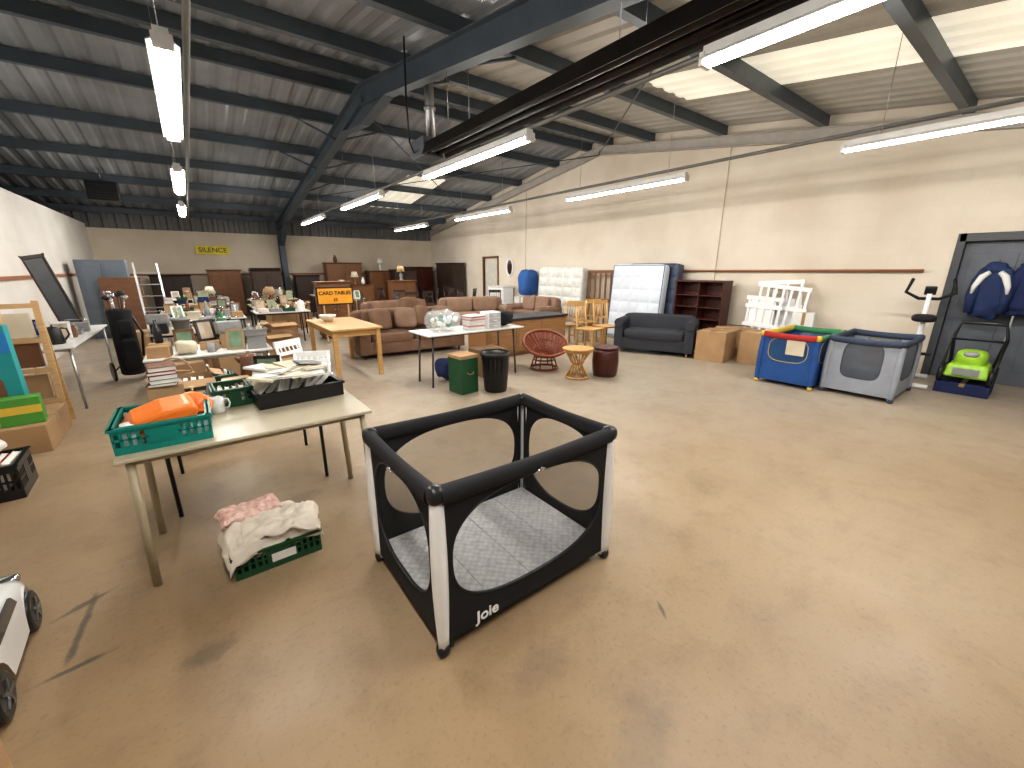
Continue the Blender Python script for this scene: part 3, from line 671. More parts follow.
# ---------------------------------------------------------------- left crate + boards
crate('black plastic crate of books on the floor',(-1.45,4.42,0),(.46,.40,.26),M_blackpl,.05)
rr=random.Random(21)
for i in range(7): book((-1.63+.06*i,4.42,.16),(.2,.28,.04),rr.choice(['white','blue','red','cream','orange','black']),0,'in the floor crate',rot=(0,-1.35,0))
bag('white',(-1.45,4.52,.28),(.3,.2,.1),0,'white paper bundle on top of the black crate','paper_bundle','paper')
carton('wide flat cardboard box on the floor',(-1.55,5.65,0),(.6,.8,.25),0)
t=T('toy_box','tall blue and green printed toy carton','toy box',(-1.68,5.60,.256),.0)
G().bx(-.3,.3,-.06,.06,0,.86).obj('carton',pm('teal','paper'),t,bev=.003)
G().bx(-.3,.3,-.062,-.06,0,.2).obj('green_band',mat('grass_print',(.1,.3,.03),.6,var=.5,vs=20),t)
G().bx(-.3,.3,-.062,-.06,.62,.8).obj('blue_band',mat('sky_print',(.02,.2,.5),.6,var=.2),t)
G().prism([(-.2,.2),(.2,.2),(.2,.38),(0,.5),(-.2,.38)],-.065,-.062,'y').obj('house_print',pm('brown','paper'),t)
t=T('toy_box','green and yellow toy carton beside the tall one','toy box',(-1.40,5.42,.256),.1)
G().bx(-.13,.13,-.08,.08,0,.24).obj('carton',mat('grass_green',(.08,.28,.04),.6),t,bev=.003); G().bx(-.13,.13,-.082,-.08,.1,.17).obj('yellow_band',pm('yellow','paper'),t)
t=T('toy_box','flat tan toy carton with orange stripe','toy box',(-1.75,5.85,.256),.0)
G().bx(-.3,.3,-.04,.04,0,1.0).obj('carton',pm('tan','paper'),t,bev=.003); G().bx(-.3,.3,-.042,-.04,.9,.97).obj('stripe',pm('orange','paper'),t)
t=T('wooden_rack','pine wood rack standing behind toy cartons','rack',(-1.50,6.12,0),.0)
g=G()
for x in (-.42,.22):
    g.box((x,.0,.64),(.05,.02,1.3),rot=(-.1,0,0)); g.box((x,.12,.62),(.045,.02,1.26),rot=(.1,0,0))
for z in (.28,.6,.9,1.24): g.box((-.1,-(z-.64)*-.1,z),(.66,.03,.045))
g.obj('frame',M_pine,t)
for z,c in ((.31,'tan'),(.63,'brown'),(.93,'cream')): G().bx(-.38,.16,.03,.09,z,z+.24).obj('panel',pm(c,'paper'),t)
table('table','white folding table against the side wall',-2.12,-1.18,6.65,9.1,.74,M_wtop,M_steel,r=.014)
scatter(-2.05,-1.25,6.9,8.4,.74,random.Random(31),.26,.8)
t=T('mirror_frame','narrow dark framed mirror leaning on the white table','mirror',(-1.50,8.8,.775),.5)
g=G();M=Matrix.Rotation(-.2,4,'Y')@Matrix.Rotation(-.04,4,'X')
w_=.12
g.bx(-w_,w_,0,.03,0,.05,0,M);g.bx(-w_,w_,0,.03,.97,1.02,0,M);g.bx(-w_,-w_+.03,0,.03,0,1.02,0,M);g.bx(w_-.03,w_,0,.03,0,1.02,0,M);g.obj('frame',M_darkw,t,bev=.01)
G().bx(-w_+.03,w_-.03,.012,.018,.05,.97,0,M).obj('glass',mat('dark_glass',(.05,.055,.06),.3),t)
mat('mirror_glass',(.4,.42,.45),.08,1.)
t=T('golf_bag','black upright golf bag with clubs on a trolley','golf bag',(-.90,8.1,0),.3); t.scale=(.92,.92,1.15)
G().lathe([(.13,.08),(.15,.1),(.15,.5),(.14,.75),(.155,.88),(.15,.9),(.12,.88),(.001,.8)],n=20).obj('bag',M_black,t)
G().sell((0,-.15,.35),(.2,.12,.38),.4,.4).sell((0,-.14,.68),(.17,.09,.2),.4,.4).obj('pocket',M_black,t)
G().tube([(.14,-.02,.8),(.2,-.1,.6),(.16,-.05,.3)],.018,n=6).obj('strap',M_blackpl,t)
for i in range(6):
    a=i*1.05; G().cyl((.06*math.cos(a),.06*math.sin(a),.8),(.1*math.cos(a),.1*math.sin(a),1.02+.03*(i%3)),.008,n=6).sell((.11*math.cos(a),.11*math.sin(a),1.04+.03*(i%3)),(.1,.06,.05),.8,.8,nu=10,nv=6).obj('club',M_blackpl if i%2 else M_chrome,t)
for s in (-1,1): G().cyl((s*.2,.12,.12),(s*.23,.12,.12),.12,n=20).cyl((0,.05,.3),(s*.2,.12,.12),.01,n=6).obj('wheel',M_blackpl,t)
G().tube([(0,.16,.1),(0,.17,.9),(0,.32,1.05)],.012,n=6).obj('trolley_frame',M_steel,t)
def stroller(label,loc,rz,fm=M_black,sc=1.):
    t=T('pushchair',label,'pushchair',loc,rz); t.scale=(sc,)*3
    for s in (-.24,.24):
        G().tube([(s,-.4,.12),(s,.1,.55),(s,.38,1.0),(s,.5,1.04)],.014,n=8).obj('side_frame',M_steel,t)
        G().tube([(s,.35,.12),(s,-.05,.6)],.014,n=8).obj('side_frame',M_steel,t)
        for y in (-.4,.36):
            G().lathe([(.001,-.02),(.085,-.022),(.1,-.015),(.1,.015),(.085,.022),(.001,.02)],n=20,M=Matrix.Translation((s+math.copysign(.04,s),y,.1))@Matrix.Rotation(pi/2,4,'Y')).obj('wheel',M_blackpl,t)
    G().tube([(-.24,.5,1.04),(0,.53,1.05),(.24,.5,1.04)],.018,n=8).obj('handle',M_blackpl,t)
    G().sell((0,-.05,.48),(.42,.42,.08),.4,.4).obj('seat',fm,t)
    G().sell((0,0,0),(.42,.1,.55),.4,.4,M=Matrix.Translation((0,.2,.72))@Matrix.Rotation(-.4,4,'X')).obj('backrest',fm,t)
    def fn(u,v):
        a=-.2+2.2*u; x=(v-.5)*.46; r=.34*(1-.35*(2*v-1)**4)
        return (x,.22-r*math.sin(a)*.95,.78+r*math.cos(a)*.75+.0)
    G().grid(fn,10,10).obj('canopy',fm,t,solid=.008)
    G().tbox((0,0,.2),(.34,.4),(.4,.5),.14).obj('basket',fm,t,bev=.02)
    G().tube([(-.22,-.2,.62),(-.15,-.36,.66),(.15,-.36,.66),(.22,-.2,.62)],.016,n=8).obj('bumper_bar',M_blackpl,t)
    return t
# ---------------------------------------------------------------- back-left
def cabinet(name,label,loc,w,d,h,m,rz=0,doors=2,drawers=0,knobm=None,cornice=True,topm=None):
    t=T(name,label,name.replace('_',' '),loc,rz)
    G().bx(-w/2,w/2,-d/2,d/2,.06,h).bx(-w/2+.03,w/2-.03,-d/2+.03,d/2-.03,0,.06).obj('body',m,t,bev=.006)
    if cornice: G().tbox((0,0,h),(w+.02,d+.02),(w+.08,d+.08),.05).obj('cornice',topm or m,t,bev=.005)
    z0=.08
    if drawers:
        ddh=.16
        for i in range(drawers):
            dr=G().bx(-w/2+.03,w/2-.03,-d/2-.02,-d/2,z0,z0+ddh-.01).obj('drawer',m,t,bev=.004)
            for s in (-.25,.25): G().sell((s*w,-d/2-.032,z0+ddh/2),(.03,.03,.03),1,1,nu=8,nv=6).obj('knob',knobm or M_chrome,dr)
            z0+=ddh
    if doors:
        dw=(w-.06)/doors
        for i in range(doors):
            x0=-w/2+.03+dw*i
            dr=G().bx(x0+.004,x0+dw-.004,-d/2-.02,-d/2,z0+.004,h-.03).obj('door',m,t,bev=.004)
            G().bx(x0+.06,x0+dw-.06,-d/2-.028,-d/2-.02,z0+.07,h-.1).obj('panel',m,dr,bev=.008)
            G().sell((x0+(dw-.03 if i%2==0 else .03),-d/2-.035,(z0+h)/2),(.025,.03,.025),1,1,nu=8,nv=6).obj('knob',knobm or M_chrome,dr)
    return t
M_grcab=mat('grey_blue_panel',(.16,.19,.23),.5)
cabinet('wardrobe','plain grey blue metal cupboard by the side wall',(-1.6,13.7,0),.85,.5,1.78,M_grcab,0,2,cornice=False)
G().bx(-.36,.36,0,.04,0,1.4,0,Matrix.Rotation(-.12,4,'X')).bx(-.28,.28,-.01,0,.2,1.2,0,Matrix.Rotation(-.12,4,'X')).obj('door_panel',M_brownw,None,(-1.3,13.05,0),(0,0,.05),bev=.005,label='brown wooden door leaning against the grey cupboard',cat='door')
t=T('stepladder','folded white metal ladder leaning against the wall','ladder',(-.72,12.05,0),.1)
g=G()
for x in (-.2,.2): g.box((x,.2,.85),(.04,.03,1.75),rot=(-.22,0,0))
g.obj('rail',M_steel,t)
for i in range(6): G().box((0,.05+.055*i,.25+.25*i),(.38,.06,.02)).obj('rung',M_steel,t)
TT=[(-.5,.6,5.2,6.0,1),(-.6,.4,7.2,8.0,2),(-.4,.7,8.9,9.7,3),(-.6,.6,10.6,11.4,4),(.9,1.9,9.5,10.3,5),(1.0,2.2,11.4,12.2,6),(-.4,.8,12.6,13.4,7),(1.2,2.4,13.5,14.3,8),(-.6,.6,15.0,15.8,9),(2.8,4.0,12.4,13.2,10),(3.1,4.3,14.6,15.4,11)]
for i,(x0,x1,y0,y1,sd) in enumerate(TT):
    table('table','trestle table covered with second-hand goods',x0,x1,y0,y1,.74,M_top if i%2 else M_wtop,M_blackpl if i%3 else M_steel,group='sale tables with goods')
    scatter(x0+.02,x1-.02,y0+.02,y1-.02,.74,random.Random(sd*7+5),.2 if i<3 else .235,.98,1.1 if i<2 else 1.3)
carton('cardboard box under the sale table',(-.3,6.6,0),(.5,.4,.45),.1,group='cardboard boxes around the tables')
for x,y,w,h in ((.9,6.7,.4,.35),(.2,8.4,.5,.6),(-.9,10,.5,.5),(1.2,8.9,.45,.6),(.1,10.1,.5,.65),(.3,6.6,.45,.6),(1.5,10.7,.5,.8),(0,12,.5,.8),(2.3,12.8,.4,.7),(1.0,8.1,.4,.5),(-.15,4.6,.42,.35)):
    carton('cardboard box on the floor between tables',(x,y,0),(w,w*.8,h),.2,open_=(x>.5),group='cardboard boxes around the tables')
bag('white',(.3,6.6,.62),(.36,.3,.2),0,'white linen bundle on a cardboard box','linen_bundle',seed=22); bag('grey',(.2,8.4,.62),(.4,.3,.22),0,'grey linen bundle on a cardboard box','linen_bundle',seed=23)
bag('black',(.05,5.6,0.02),(.5,.5,.4),0,'black bin bag under a sale table',seed=2); bag('brown',(.28,4.7,0.02),(.3,.3,.24),0,'brown cloth bag on the floor',seed=5)
table('table','light oak table with square legs and empty top',1.45,2.2,6.15,7.75,.75,M_oak,M_oak,th=.03,leg='sq',r=.03,ins=.06,apron=.09)
lath('bowl','white',(1.7,7.3,.751),1.3)
t=T('sale_sign','orange sign board with black lettering','sign',(2.42,9.5,.85),0)
G().bx(-.38,.38,-.008,.012,-.02,.36).obj('frame',M_blackpl,t)
G().bx(-.35,.35,-.012,.01,.01,.33).obj('board',mat('orange_sign',(.85,.38,.03),.5),t)
text('CARD TABLES',.105,M_blackpl,t,(0,-.014,.23),(pi/2,0,0),bold=.003); text('£5',.09,M_blackpl,t,(0,-.014,.09),(pi/2,0,0),bold=.002)
for s in (-.25,.25): G().bx(s-.015,s+.015,-.01,.01,-.85,-.02).obj('post',M_pine,t)
t=T('wall_sign','yellow wall sign with black capital letters','sign',(.75,YB-.035,2.04),0)
G().bx(-.46,.46,-.01,.01,0,.27).obj('board',mat('yellow_sign',(.8,.66,.02),.5),t)
text('SILENCE',.215,M_blackpl,t,(0,-.016,.135),(pi/2,0,0),bold=.003)
# ---------------------------------------------------------------- chairs
def chair(label,loc,rz,m=M_brownw,seatm=None,h=.95,group=None):
    t=T('dining_chair',label,'chair',loc,rz,group)
    G().tbox((0,0,.42),(.40,.40),(.42,.42),.035).obj('seat',seatm or m,t,bev=.01)
    for sx in (-1,1):
        G().bx(sx*.18-.018,sx*.18+.018,-.19,-.154,0,.42).obj('leg',m,t)
        G().tube([(sx*.17,.19,0),(sx*.17,.18,.43),(sx*.17,.25,h)],.018,n=6).obj('leg',m,t)
    g=G().box((0,.242,h-.04),(.38,.025,.08)).box((0,.2,.6),(.34,.02,.04))
    for i in range(5): g.cyl((-.12+.06*i,.202,.6),(-.12+.06*i,.238,h-.06),.009,n=6)
    g.obj('backrest',m,t)
    g=G()
    for sx in (-1,1): g.bx(sx*.17-.01,sx*.17+.01,-.17,.18,.18,.2)
    g.obj('stretcher',m,t)
    return t
for x,y,a in ((6.15,5.55,.2),(6.72,5.62,-.2),(6.25,6.3,2.9),(6.9,6.35,2.9)): chair('honey pine spindle back dining chair',(x,y,0),a,M_oak,group='pine dining chairs')
c0=chair('dark wooden spindle back dining chair',(5.6,11.2,0),.3,M_darkw,group='dark dining chairs')
rr=random.Random(4)
for x,y in ((6.4,11.4),(7.2,11.9),(5.0,12.4),(6.2,12.6),(7.1,13.2),(4.8,11.0),(7.6,10.9),(5.4,14.4),(6.8,14.6),(4.2,11.1),(7.7,13.9),(2.7,11.6),(3.3,11.3)):
    dup(c0,(x,y,0),rr.uniform(-3,3))
chair('white painted childs chair beside the tables',(.95,5.45,0),.6,pm('white'),h=.75,group='white chairs'); chair('white painted childs chair beside the tables',(.85,4.75,0),-.4,pm('white'),h=.7,group='white chairs')
# ---------------------------------------------------------------- sofas
def sofa(label,loc,rz,w,d,h,m,n=2,seat_h=.42,arm=.2,cush=True,legm=M_darkw,group=None,armh=None):
    t=T('sofa',label,'sofa',loc,rz,group); armh=armh or h*.72
    G().bx(-w/2+.02,w/2-.02,-d/2+.04,d/2-.02,.08,seat_h-.12).obj('base',m,t,bev=.02)
    G().sell((0,0,0),(w-.06,.24,h-.15),.25,.2,M=Matrix.Translation((0,d/2-.15,(h+.12)/2))@Matrix.Rotation(-.08,4,'X'),nu=28).obj('backrest',m,t)
    for s in (-1,1):
        g=G().bx(s*(w/2-arm/2)-arm/2,s*(w/2-arm/2)+arm/2,-d/2+.02,d/2-.03,.08,armh-.08)
        g.tube([(s*(w/2-arm/2),-d/2+.0,armh-.1),(s*(w/2-arm/2),d/2-.04,armh-.1)],arm*.55,n=16)
        g.obj('armrest',m,t,bev=.015)
    sw=(w-2*arm)/n
    for i in range(n):
        x=-w/2+arm+sw*(i+.5)
        G().sell((x,-.08,seat_h-.06),(sw*1.0,d-.2,.2),.3,.25,nu=28).obj('seat_cushion',m,t)
        if cush: G().sell((0,0,0),(sw*.98,.2,h-seat_h-.02),.4,.35,nu=28,M=Matrix.Translation((x,d/2-.3,(h+seat_h)/2))@Matrix.Rotation(-.15,4,'X')).obj('back_cushion',m,t)
    for sx in (-1,1):
        for sy in (-1,1): G().cyl((sx*(w/2-.1),sy*(d/2-.1),.09),(sx*(w/2-.1),sy*(d/2-.1),0),.025,.018,n=8).obj('leg',legm,t)
    return t
M_sb=mat('brown_velour',(.19,.11,.07),.9,var=.15,vs=5,bump=.3,bs=200); M_st=mat('tan_fabric',(.25,.16,.11),.9,var=.12,bump=.3,bs=200); M_sg=mat('charcoal_fabric',(.035,.037,.045),.85,var=.1,bump=.3,bs=250)
sofa('brown velour two seater sofa with plump cushions',(3.25,7.7,0),-.08,2.05,.95,.85,M_sb)
for i,(x,y,z,a,b_) in enumerate(((2.68,7.48,.5,.3,-.35),(3.12,7.45,.5,-.2,-.4),(3.52,7.5,.51,.5,-.3),(3.86,7.4,.5,-.35,-.45),(3.3,7.62,.66,.15,-.2))):
    G().sell((0,0,.2),(.42,.16,.40),.45,.5).obj('cushion',M_st if i%2 else M_sb,None,(x,y,z),(b_,.1,a),label='plump throw cushion heaped on the brown sofa',cat='cushion',group='cushions on the brown sofa')
sofa('brown velour sofa among the furniture',(4.0,9.8,0),.1,1.8,.9,.85,M_sb,group='used sofas in the hall')
sofa('tan fabric sofa among the furniture',(6.05,9.7,0),-.25,1.9,.9,.85,M_st,2,group='used sofas in the hall')
sofa('tan fabric sofa among the furniture',(7.5,8.9,0),-pi/2,1.5,.85,.85,M_st,group='used sofas in the hall')
M_mid=mat('mid_brown_wood',(.30,.16,.07),.4,wood=True,var=.2)
cabinet('sideboard','long low wooden sideboard with a dark top',(4.95,6.3,0),1.95,.6,.66,M_mid,0,3,topm=mat('slate_top',(.05,.05,.055),.5))
sofa('charcoal two seater tub sofa on wooden legs',(7.1,4.68,0),-1.15,1.45,.8,.74,M_sg,1,seat_h=.42,arm=.16,cush=False,legm=M_oak,armh=.68)
# ---------------------------------------------------------------- folding table + stuff
table('table','white plastic folding table holding bags and boxes',2.35,3.95,4.9,5.55,.74,M_wtop,M_gfr,r=.014,ins=.12,splay=.04)
t=T('plastic_bag','clear plastic bag full of pale toys','bag',(2.72,5.2,.745),0)
G().sell((0,0,.14),(.5,.36,.27),.7,.7,nu=28,nv=16,wob=.04,ws=9).obj('bag',mat('clear_plastic',(.7,.75,.75),.2,alpha=.3),t)
for i in range(22):
    rr=random.Random(i); G().sell((rr.uniform(-.16,.16),rr.uniform(-.1,.1),rr.uniform(.06,.2)),(.08,.08,.08),1,1,nu=10,nv=6).obj('ball',pm(['white','green','teal','cream','white'][i%5]),t)
for i,(c,h) in enumerate((('white',.05),('pink',.04),('white',.05),('pink',.04),('red',.03))):
    z=.741+[0,.0505,.091,.1415,.182][i]; G().bx(-.13,.13,-.1,.1,0,h-.012,0).bx(-.135,.135,-.105,.105,h-.016,h,1).obj('gift_box',[pm(c,'paper'),pm('white','paper')],None,(3.14,5.05,z),(0,0,.1*i-.2),label=f'{c} flat cardboard gift box in a stack',cat='box',group='gift boxes on the folding table')
t=T('drawer_unit','small white plastic drawer unit on folding table','drawers',(3.44,5.06,.741),0)
G().bx(-.11,.11,-.11,.11,0,.24).obj('body',M_white,t,bev=.005)
for i in range(3):
    d_=G().bx(-.1,.1,-.12,-.11,.01+.077*i,.08+.077*i).obj('drawer',mat('frosted_plastic',(.5,.5,.5),.3),t); G().bx(-.03,.03,-.13,-.12,.04+.077*i,.05+.077*i).obj('handle',M_white,d_)
bag('black',(3.72,5.15,.755),(.32,.3,.22),0,'black cloth bag on the folding table',seed=6)
t=T('storage_box','tall green fabric storage box on the floor','storage box',(2.69,4.62,0),.1); t.scale=(1.05,1.05,1.12)
G().bx(-.13,.13,-.14,.14,0,.42).obj('body',M_greenc,t,bev=.006); G().bx(-.135,.135,-.145,.145,.42,.46).obj('lid',M_card,t,bev=.006)
G().tube([(-.05,-.145,.26),(-.03,-.17,.24),(.03,-.17,.24),(.05,-.145,.26)],.006,n=6).obj('handle',M_card,t)
t=T('waste_bin','black ribbed plastic waste bin on the floor','bin',(3.06,4.4,0),0); t.scale=(1.2,1.2,1.15)
pf=[(.12,0),(.125,.01),(.155,.42),(.165,.42),(.165,.45),(.15,.45),(.118,.02),(.001,.02)]; g=G().lathe(pf,n=28)
for k in range(20):
    a=2*pi*k/20; g.cyl((.124*math.cos(a),.124*math.sin(a),.03),(.152*math.cos(a),.152*math.sin(a),.4),.004,n=5)
g.obj('body',M_blackpl,t)
G().lathe([(.156,.43),(.17,.43),(.17,.46),(.15,.46)],n=28).obj('rim',M_blackpl,t)
carton('cardboard box beneath the folding table',(3.5,5.25,0),(.45,.4,.4),0); bag('navy',(2.85,5.3,0.02),(.36,.32,.3),0,'navy cloth bag under the folding table',seed=9)
M_rat=mat('red_brown_rattan',(.22,.06,.025),.4,var=.2); M_wick=mat('honey_wicker',(.5,.28,.09),.5,var=.25,vs=30)
t=T('rattan_chair','low red brown rattan bowl chair with woven seat','chair',(4.42,4.95,0),-.5)
Mx=Matrix.Translation((0,0,.28))@Matrix.Rotation(.45,4,'X')
def bowl(r,h): return [(Mx@Vector((r*math.cos(2*pi*k/28),r*math.sin(2*pi*k/28),h))) for k in range(28)]
G().tube(bowl(.36,.18),.022,n=8,closed=True).obj('rim',M_rat,t)
g=G()
for r,h in ((.10,-.02),(.18,.01),(.26,.07),(.32,.12)): g.tube(bowl(r,h),.009,n=6,closed=True)
for k in range(26):
    a=2*pi*k/26; g.tube([Mx@Vector((r*math.cos(a+s_),r*math.sin(a+s_),h)) for r,h,s_ in ((.03,-.03,0),(.18,.01,.1),(.26,.07,.2),(.36,.18,.3))],.009,n=5)
g.lathe([(.001,-.035),(.1,-.022),(.18,.004),(.26,.062),(.35,.168)],n=28,M=Mx)
g.obj('bowl_seat',M_rat,t)
G().tube([(.22*math.cos(2*pi*k/24),.22*math.sin(2*pi*k/24),.02) for k in range(24)],.018,n=6,closed=True).tube([(.17*math.cos(2*pi*k/24),.17*math.sin(2*pi*k/24),.16) for k in range(24)],.014,n=6,closed=True).obj('base_ring',M_rat,t)
for k in range(6):
    a=2*pi*k/6; G().cyl((.22*math.cos(a),.22*math.sin(a),.02),(.16*math.cos(a),.16*math.sin(a),.22),.012,n=6).obj('leg',M_rat,t)
t=T('wicker_table','round honey wicker side table with flared base','table',(4.42,4.2,0),0)
G().cyl((0,0,.43),(0,0,.46),.23,n=28).obj('tabletop',M_wick,t,bev=.008)
g=G()
for k in range(16):
    a=2*pi*k/16; g.tube([(.17*math.cos(a),.17*math.sin(a),.0),(.07*math.cos(a+.3),.07*math.sin(a+.3),.2),(.19*math.cos(a+.6),.19*math.sin(a+.6),.43)],.01,n=5)
for r,z in ((.17,.02),(.07,.2),(.19,.41)): g.tube([(r*math.cos(2*pi*k/20),r*math.sin(2*pi*k/20),z) for k in range(20)],.014,n=6,closed=True)
g.obj('pedestal',M_wick,t)
t=T('stool','small dark wood drum stool on the floor','stool',(4.88,4.05,0),0)
G().lathe([(.17,0),(.19,.06),(.2,.22),(.19,.38),(.17,.42),(.001,.42)],n=24).obj('body',M_mah,t); G().cyl((0,0,.42),(0,0,.45),.19,n=24).obj('seat',M_mah,t,bev=.01)
# ---------------------------------------------------------------- wall leaning things
M_matt=mat('mattress_white',(.62,.66,.72),.8,var=.06,vs=2,bump=.4,bs=18); M_blue=mat('blue_fabric',(.03,.07,.19),.8); M_slate=mat('slate_wrap',(.05,.065,.11),.5,var=.3)
def mattress(label,loc,rz,L_,H,th,tilt,face,edge,name='mattress'):
    t=T(name,label,'mattress',loc,rz); M=Matrix.Rotation(tilt,4,'X')
    def quiltf(u,v):
        x=(u-.5)*(L_-.06); z=.03+v*(H-.06)
        d_=.03*(abs(math.sin(pi*5*u))*abs(math.sin(pi*6*v)))**.5
        return tuple(M@Vector((x,-th*.5-d_+.002,z)))
    g=G().sell((0,0,H/2),(L_,th,H),.12,.12,nu=40,nv=24,M=M); g.obj('cover',face,t)
    G().grid(quiltf,50,60).obj('quilted_face',face,t)
    g=G()
    for s in (-1,1):
        g.tube([M@Vector(p) for p in ((-L_/2+.02,s*th*.47,.03),(L_/2-.02,s*th*.47,.03),(L_/2-.02,s*th*.47,H-.03),(-L_/2+.02,s*th*.47,H-.03))],.012,n=6,closed=True)
    g.obj('piping',edge,t)
    return t
mattress('white quilted mattress leaning against the wall',(8.1,5.98,0),-pi/2,1.4,1.68,.2,-.08,M_matt,M_blue)
mattress('dark slate mattress leaning behind the white one',(8.42,5.82,0),-pi/2,1.35,1.70,.2,-.07,M_slate,M_slate)
M_wrap=mat('wrapped_plastic',(.66,.66,.62),.25,var=.12,vs=9,bump=1.,bs=14)
mattress('mattress wrapped in clear plastic against the wall',(8.45,8.85,0),-pi/2,1.8,1.62,.22,-.06,M_wrap,M_wrap)
t=T('bed_slats','brown wooden slatted bed frame leaning on the wall','bed frame',(8.6,7.4,0),-pi/2)
g=G()
for i in range(6): g.box((-.45+.18*i,.02,.78),(.05,.02,1.5))
for z in (.1,.78,1.5): g.box((0,0,z),(1.05,.03,.07))
g.obj('frame',M_brownw,t)
bag('blue',(8.5,10.35,.75),(.6,.5,.8),0,'large blue shopping bag stuffed full',seed=4)
carton('white cardboard box beneath the blue bag',(8.45,10.35,0),(.55,.6,.72),0,pm('white','paper'))
t=T('bookcase','dark mahogany open bookcase against the wall','bookcase',(8.5,4.6,0),-pi/2)
w,d,h=1.05,.32,1.32
G().bx(-w/2,-w/2+.03,-d/2,d/2,0,h).bx(w/2-.03,w/2,-d/2,d/2,0,h).bx(-w/2,w/2,d/2-.01,d/2,.05,h).bx(-.012,.012,-d/2+.02,d/2,.08,h).bx(-w/2-.02,w/2+.02,-d/2-.02,d/2,h,h+.035).bx(-w/2,w/2,-d/2+.02,d/2,0,.08).obj('carcass',M_mah,t,bev=.004)
for i in range(1,5): G().bx(-w/2+.03,w/2-.03,-d/2+.01,d/2,.08+.24*i,.1+.24*i).obj('shelf',M_mah,t)
carton('plain cardboard box on the floor by the bookcase',(7.38,3.62,0),(.55,.5,.52),.12,group='cardboard boxes by the wall')
carton('plain cardboard box on the floor by the shelf',(7.66,2.98,0),(.5,.5,.54),-.05,group='cardboard boxes by the wall')
carton('plain cardboard box on the floor by the shelf',(8.12,3.7,0),(.45,.45,.5),.1,group='cardboard boxes by the wall',open_=True)
t=T('cot_sides','white slatted cot sides stacked untidily against wall','cot sides',(8.64,3.25,0),-pi/2)
for j,(sh,rot,hw) in enumerate(((-.15,0.04,.3),(.05,.09,.42),(.14,-.06,.36))):
    g=G(); y=-.16+.07*j; Mr=Matrix.Translation((sh,0,.05))@Matrix.Rotation(rot,4,'Y'); ht=[1.0,1.22,1.30][j]
    n_=[5,7,4][j]
    for i in range(n_): xx=-hw+.02+(2*hw-.06)*i/(n_-1); g.bx(xx,xx+.04,y,y+.02,.06,ht,0,Mr)
    for z in (.08,.5,.85,ht): g.bx(-hw-.02,hw+.02,y-.005,y+.03,z-.035,z+.035,0,Mr)
    if j!=1: g.bx(-hw+.05,hw-.1,y+.02,y+.03,.45,1.0,0,Mr)
    g.obj('side_rail',pm('white'),t)
carton('white flat packed box leaning by the cot sides',(8.45,2.65,0),(.22,.3,.85),.1,pm('white','paper'))
# ---------------------------------------------------------------- travel cots
M_cb=mat('blue_cot_fabric',(.02,.08,.26),.8,bump=.2); M_cg=mat('grey_cot_fabric',(.30,.32,.36),.8,bump=.2); M_dk=mat('slate_fabric',(.04,.055,.09),.8)
t=pen('travel_cot','blue travel cot with green, red and yellow rails',(6.92,2.14,0),1.03,.68,.74,fab=M_cb,net=mat('blue_net',(.02,.08,.2),.8,alpha=.85),post=M_cb,matt=pm('green','cloth'),rails=[pm('green','cloth'),pm('green','cloth'),pm('yellow','cloth'),pm('red','cloth')],caps=pm('yellow'),band=.3)
G().bx(-.002,0,-.1,.12,-.1,.1).obj('paper_label',pm('cream','paper'),t,(-.53,-.1,.55))
pen('travel_cot','pale grey travel cot with dark mesh windows',(7.04,1.36,0),.94,.72,.76,fab=M_cg,net=M_meshg,post=M_cg,matt=M_dk,rails=[M_dk]*4,caps=M_dk,band=.2,ex=4.5,inset=.16)
# ---------------------------------------------------------------- exercise bike
t=T('exercise_bike','white and black upright exercise bike','exercise bike',(8.12,1.12,0),pi/2+.15); t.scale=(1.05,.95,1.15)
G().cyl((-.2,-.42,.03),(.2,-.42,.03),.028,n=10).cyl((-.2,.42,.03),(.2,.42,.03),.028,n=10).cyl((0,-.42,.04),(0,.42,.04),.022,n=8).obj('base',M_white,t)
G().tube([(0,-.25,.05),(0,-.22,.45),(0,-.3,.9),(0,-.32,1.08)],.028,n=10).tube([(0,-.1,.25),(0,.2,.5),(0,.25,.78)],.026,n=10).obj('frame',M_white,t)
G().lathe([(.001,-.05),(.2,-.05),(.22,-.03),(.22,.03),(.2,.05),(.001,.05)],n=28,M=Matrix.Translation((0,-.12,.33))@Matrix.Rotation(pi/2,4,'Y')).obj('flywheel_cover',pm('grey'),t)
G().sell((0,.27,.82),(.24,.3,.09),.6,.7).obj('saddle',M_black,t)
G().tube([(-.2,-.28,1.26),(-.24,-.2,1.1),(-.1,-.34,1.02),(.1,-.34,1.02),(.24,-.2,1.1),(.2,-.28,1.26)],.02,n=8).obj('handlebar',M_black,t)
G().box((0,-.34,1.12),(.12,.05,.10),rot=(-.4,0,0)).obj('display',M_blackpl,t,bev=.01)
for s in (-1,1):
    G().cyl((s*.06,-.12,.33),(s*.07,-.12+s*.12,.28-s*.06),.012,n=6).box((s*.12,-.12+s*.12,.28-s*.06),(.1,.09,.03)).obj('pedal',M_blackpl,t)
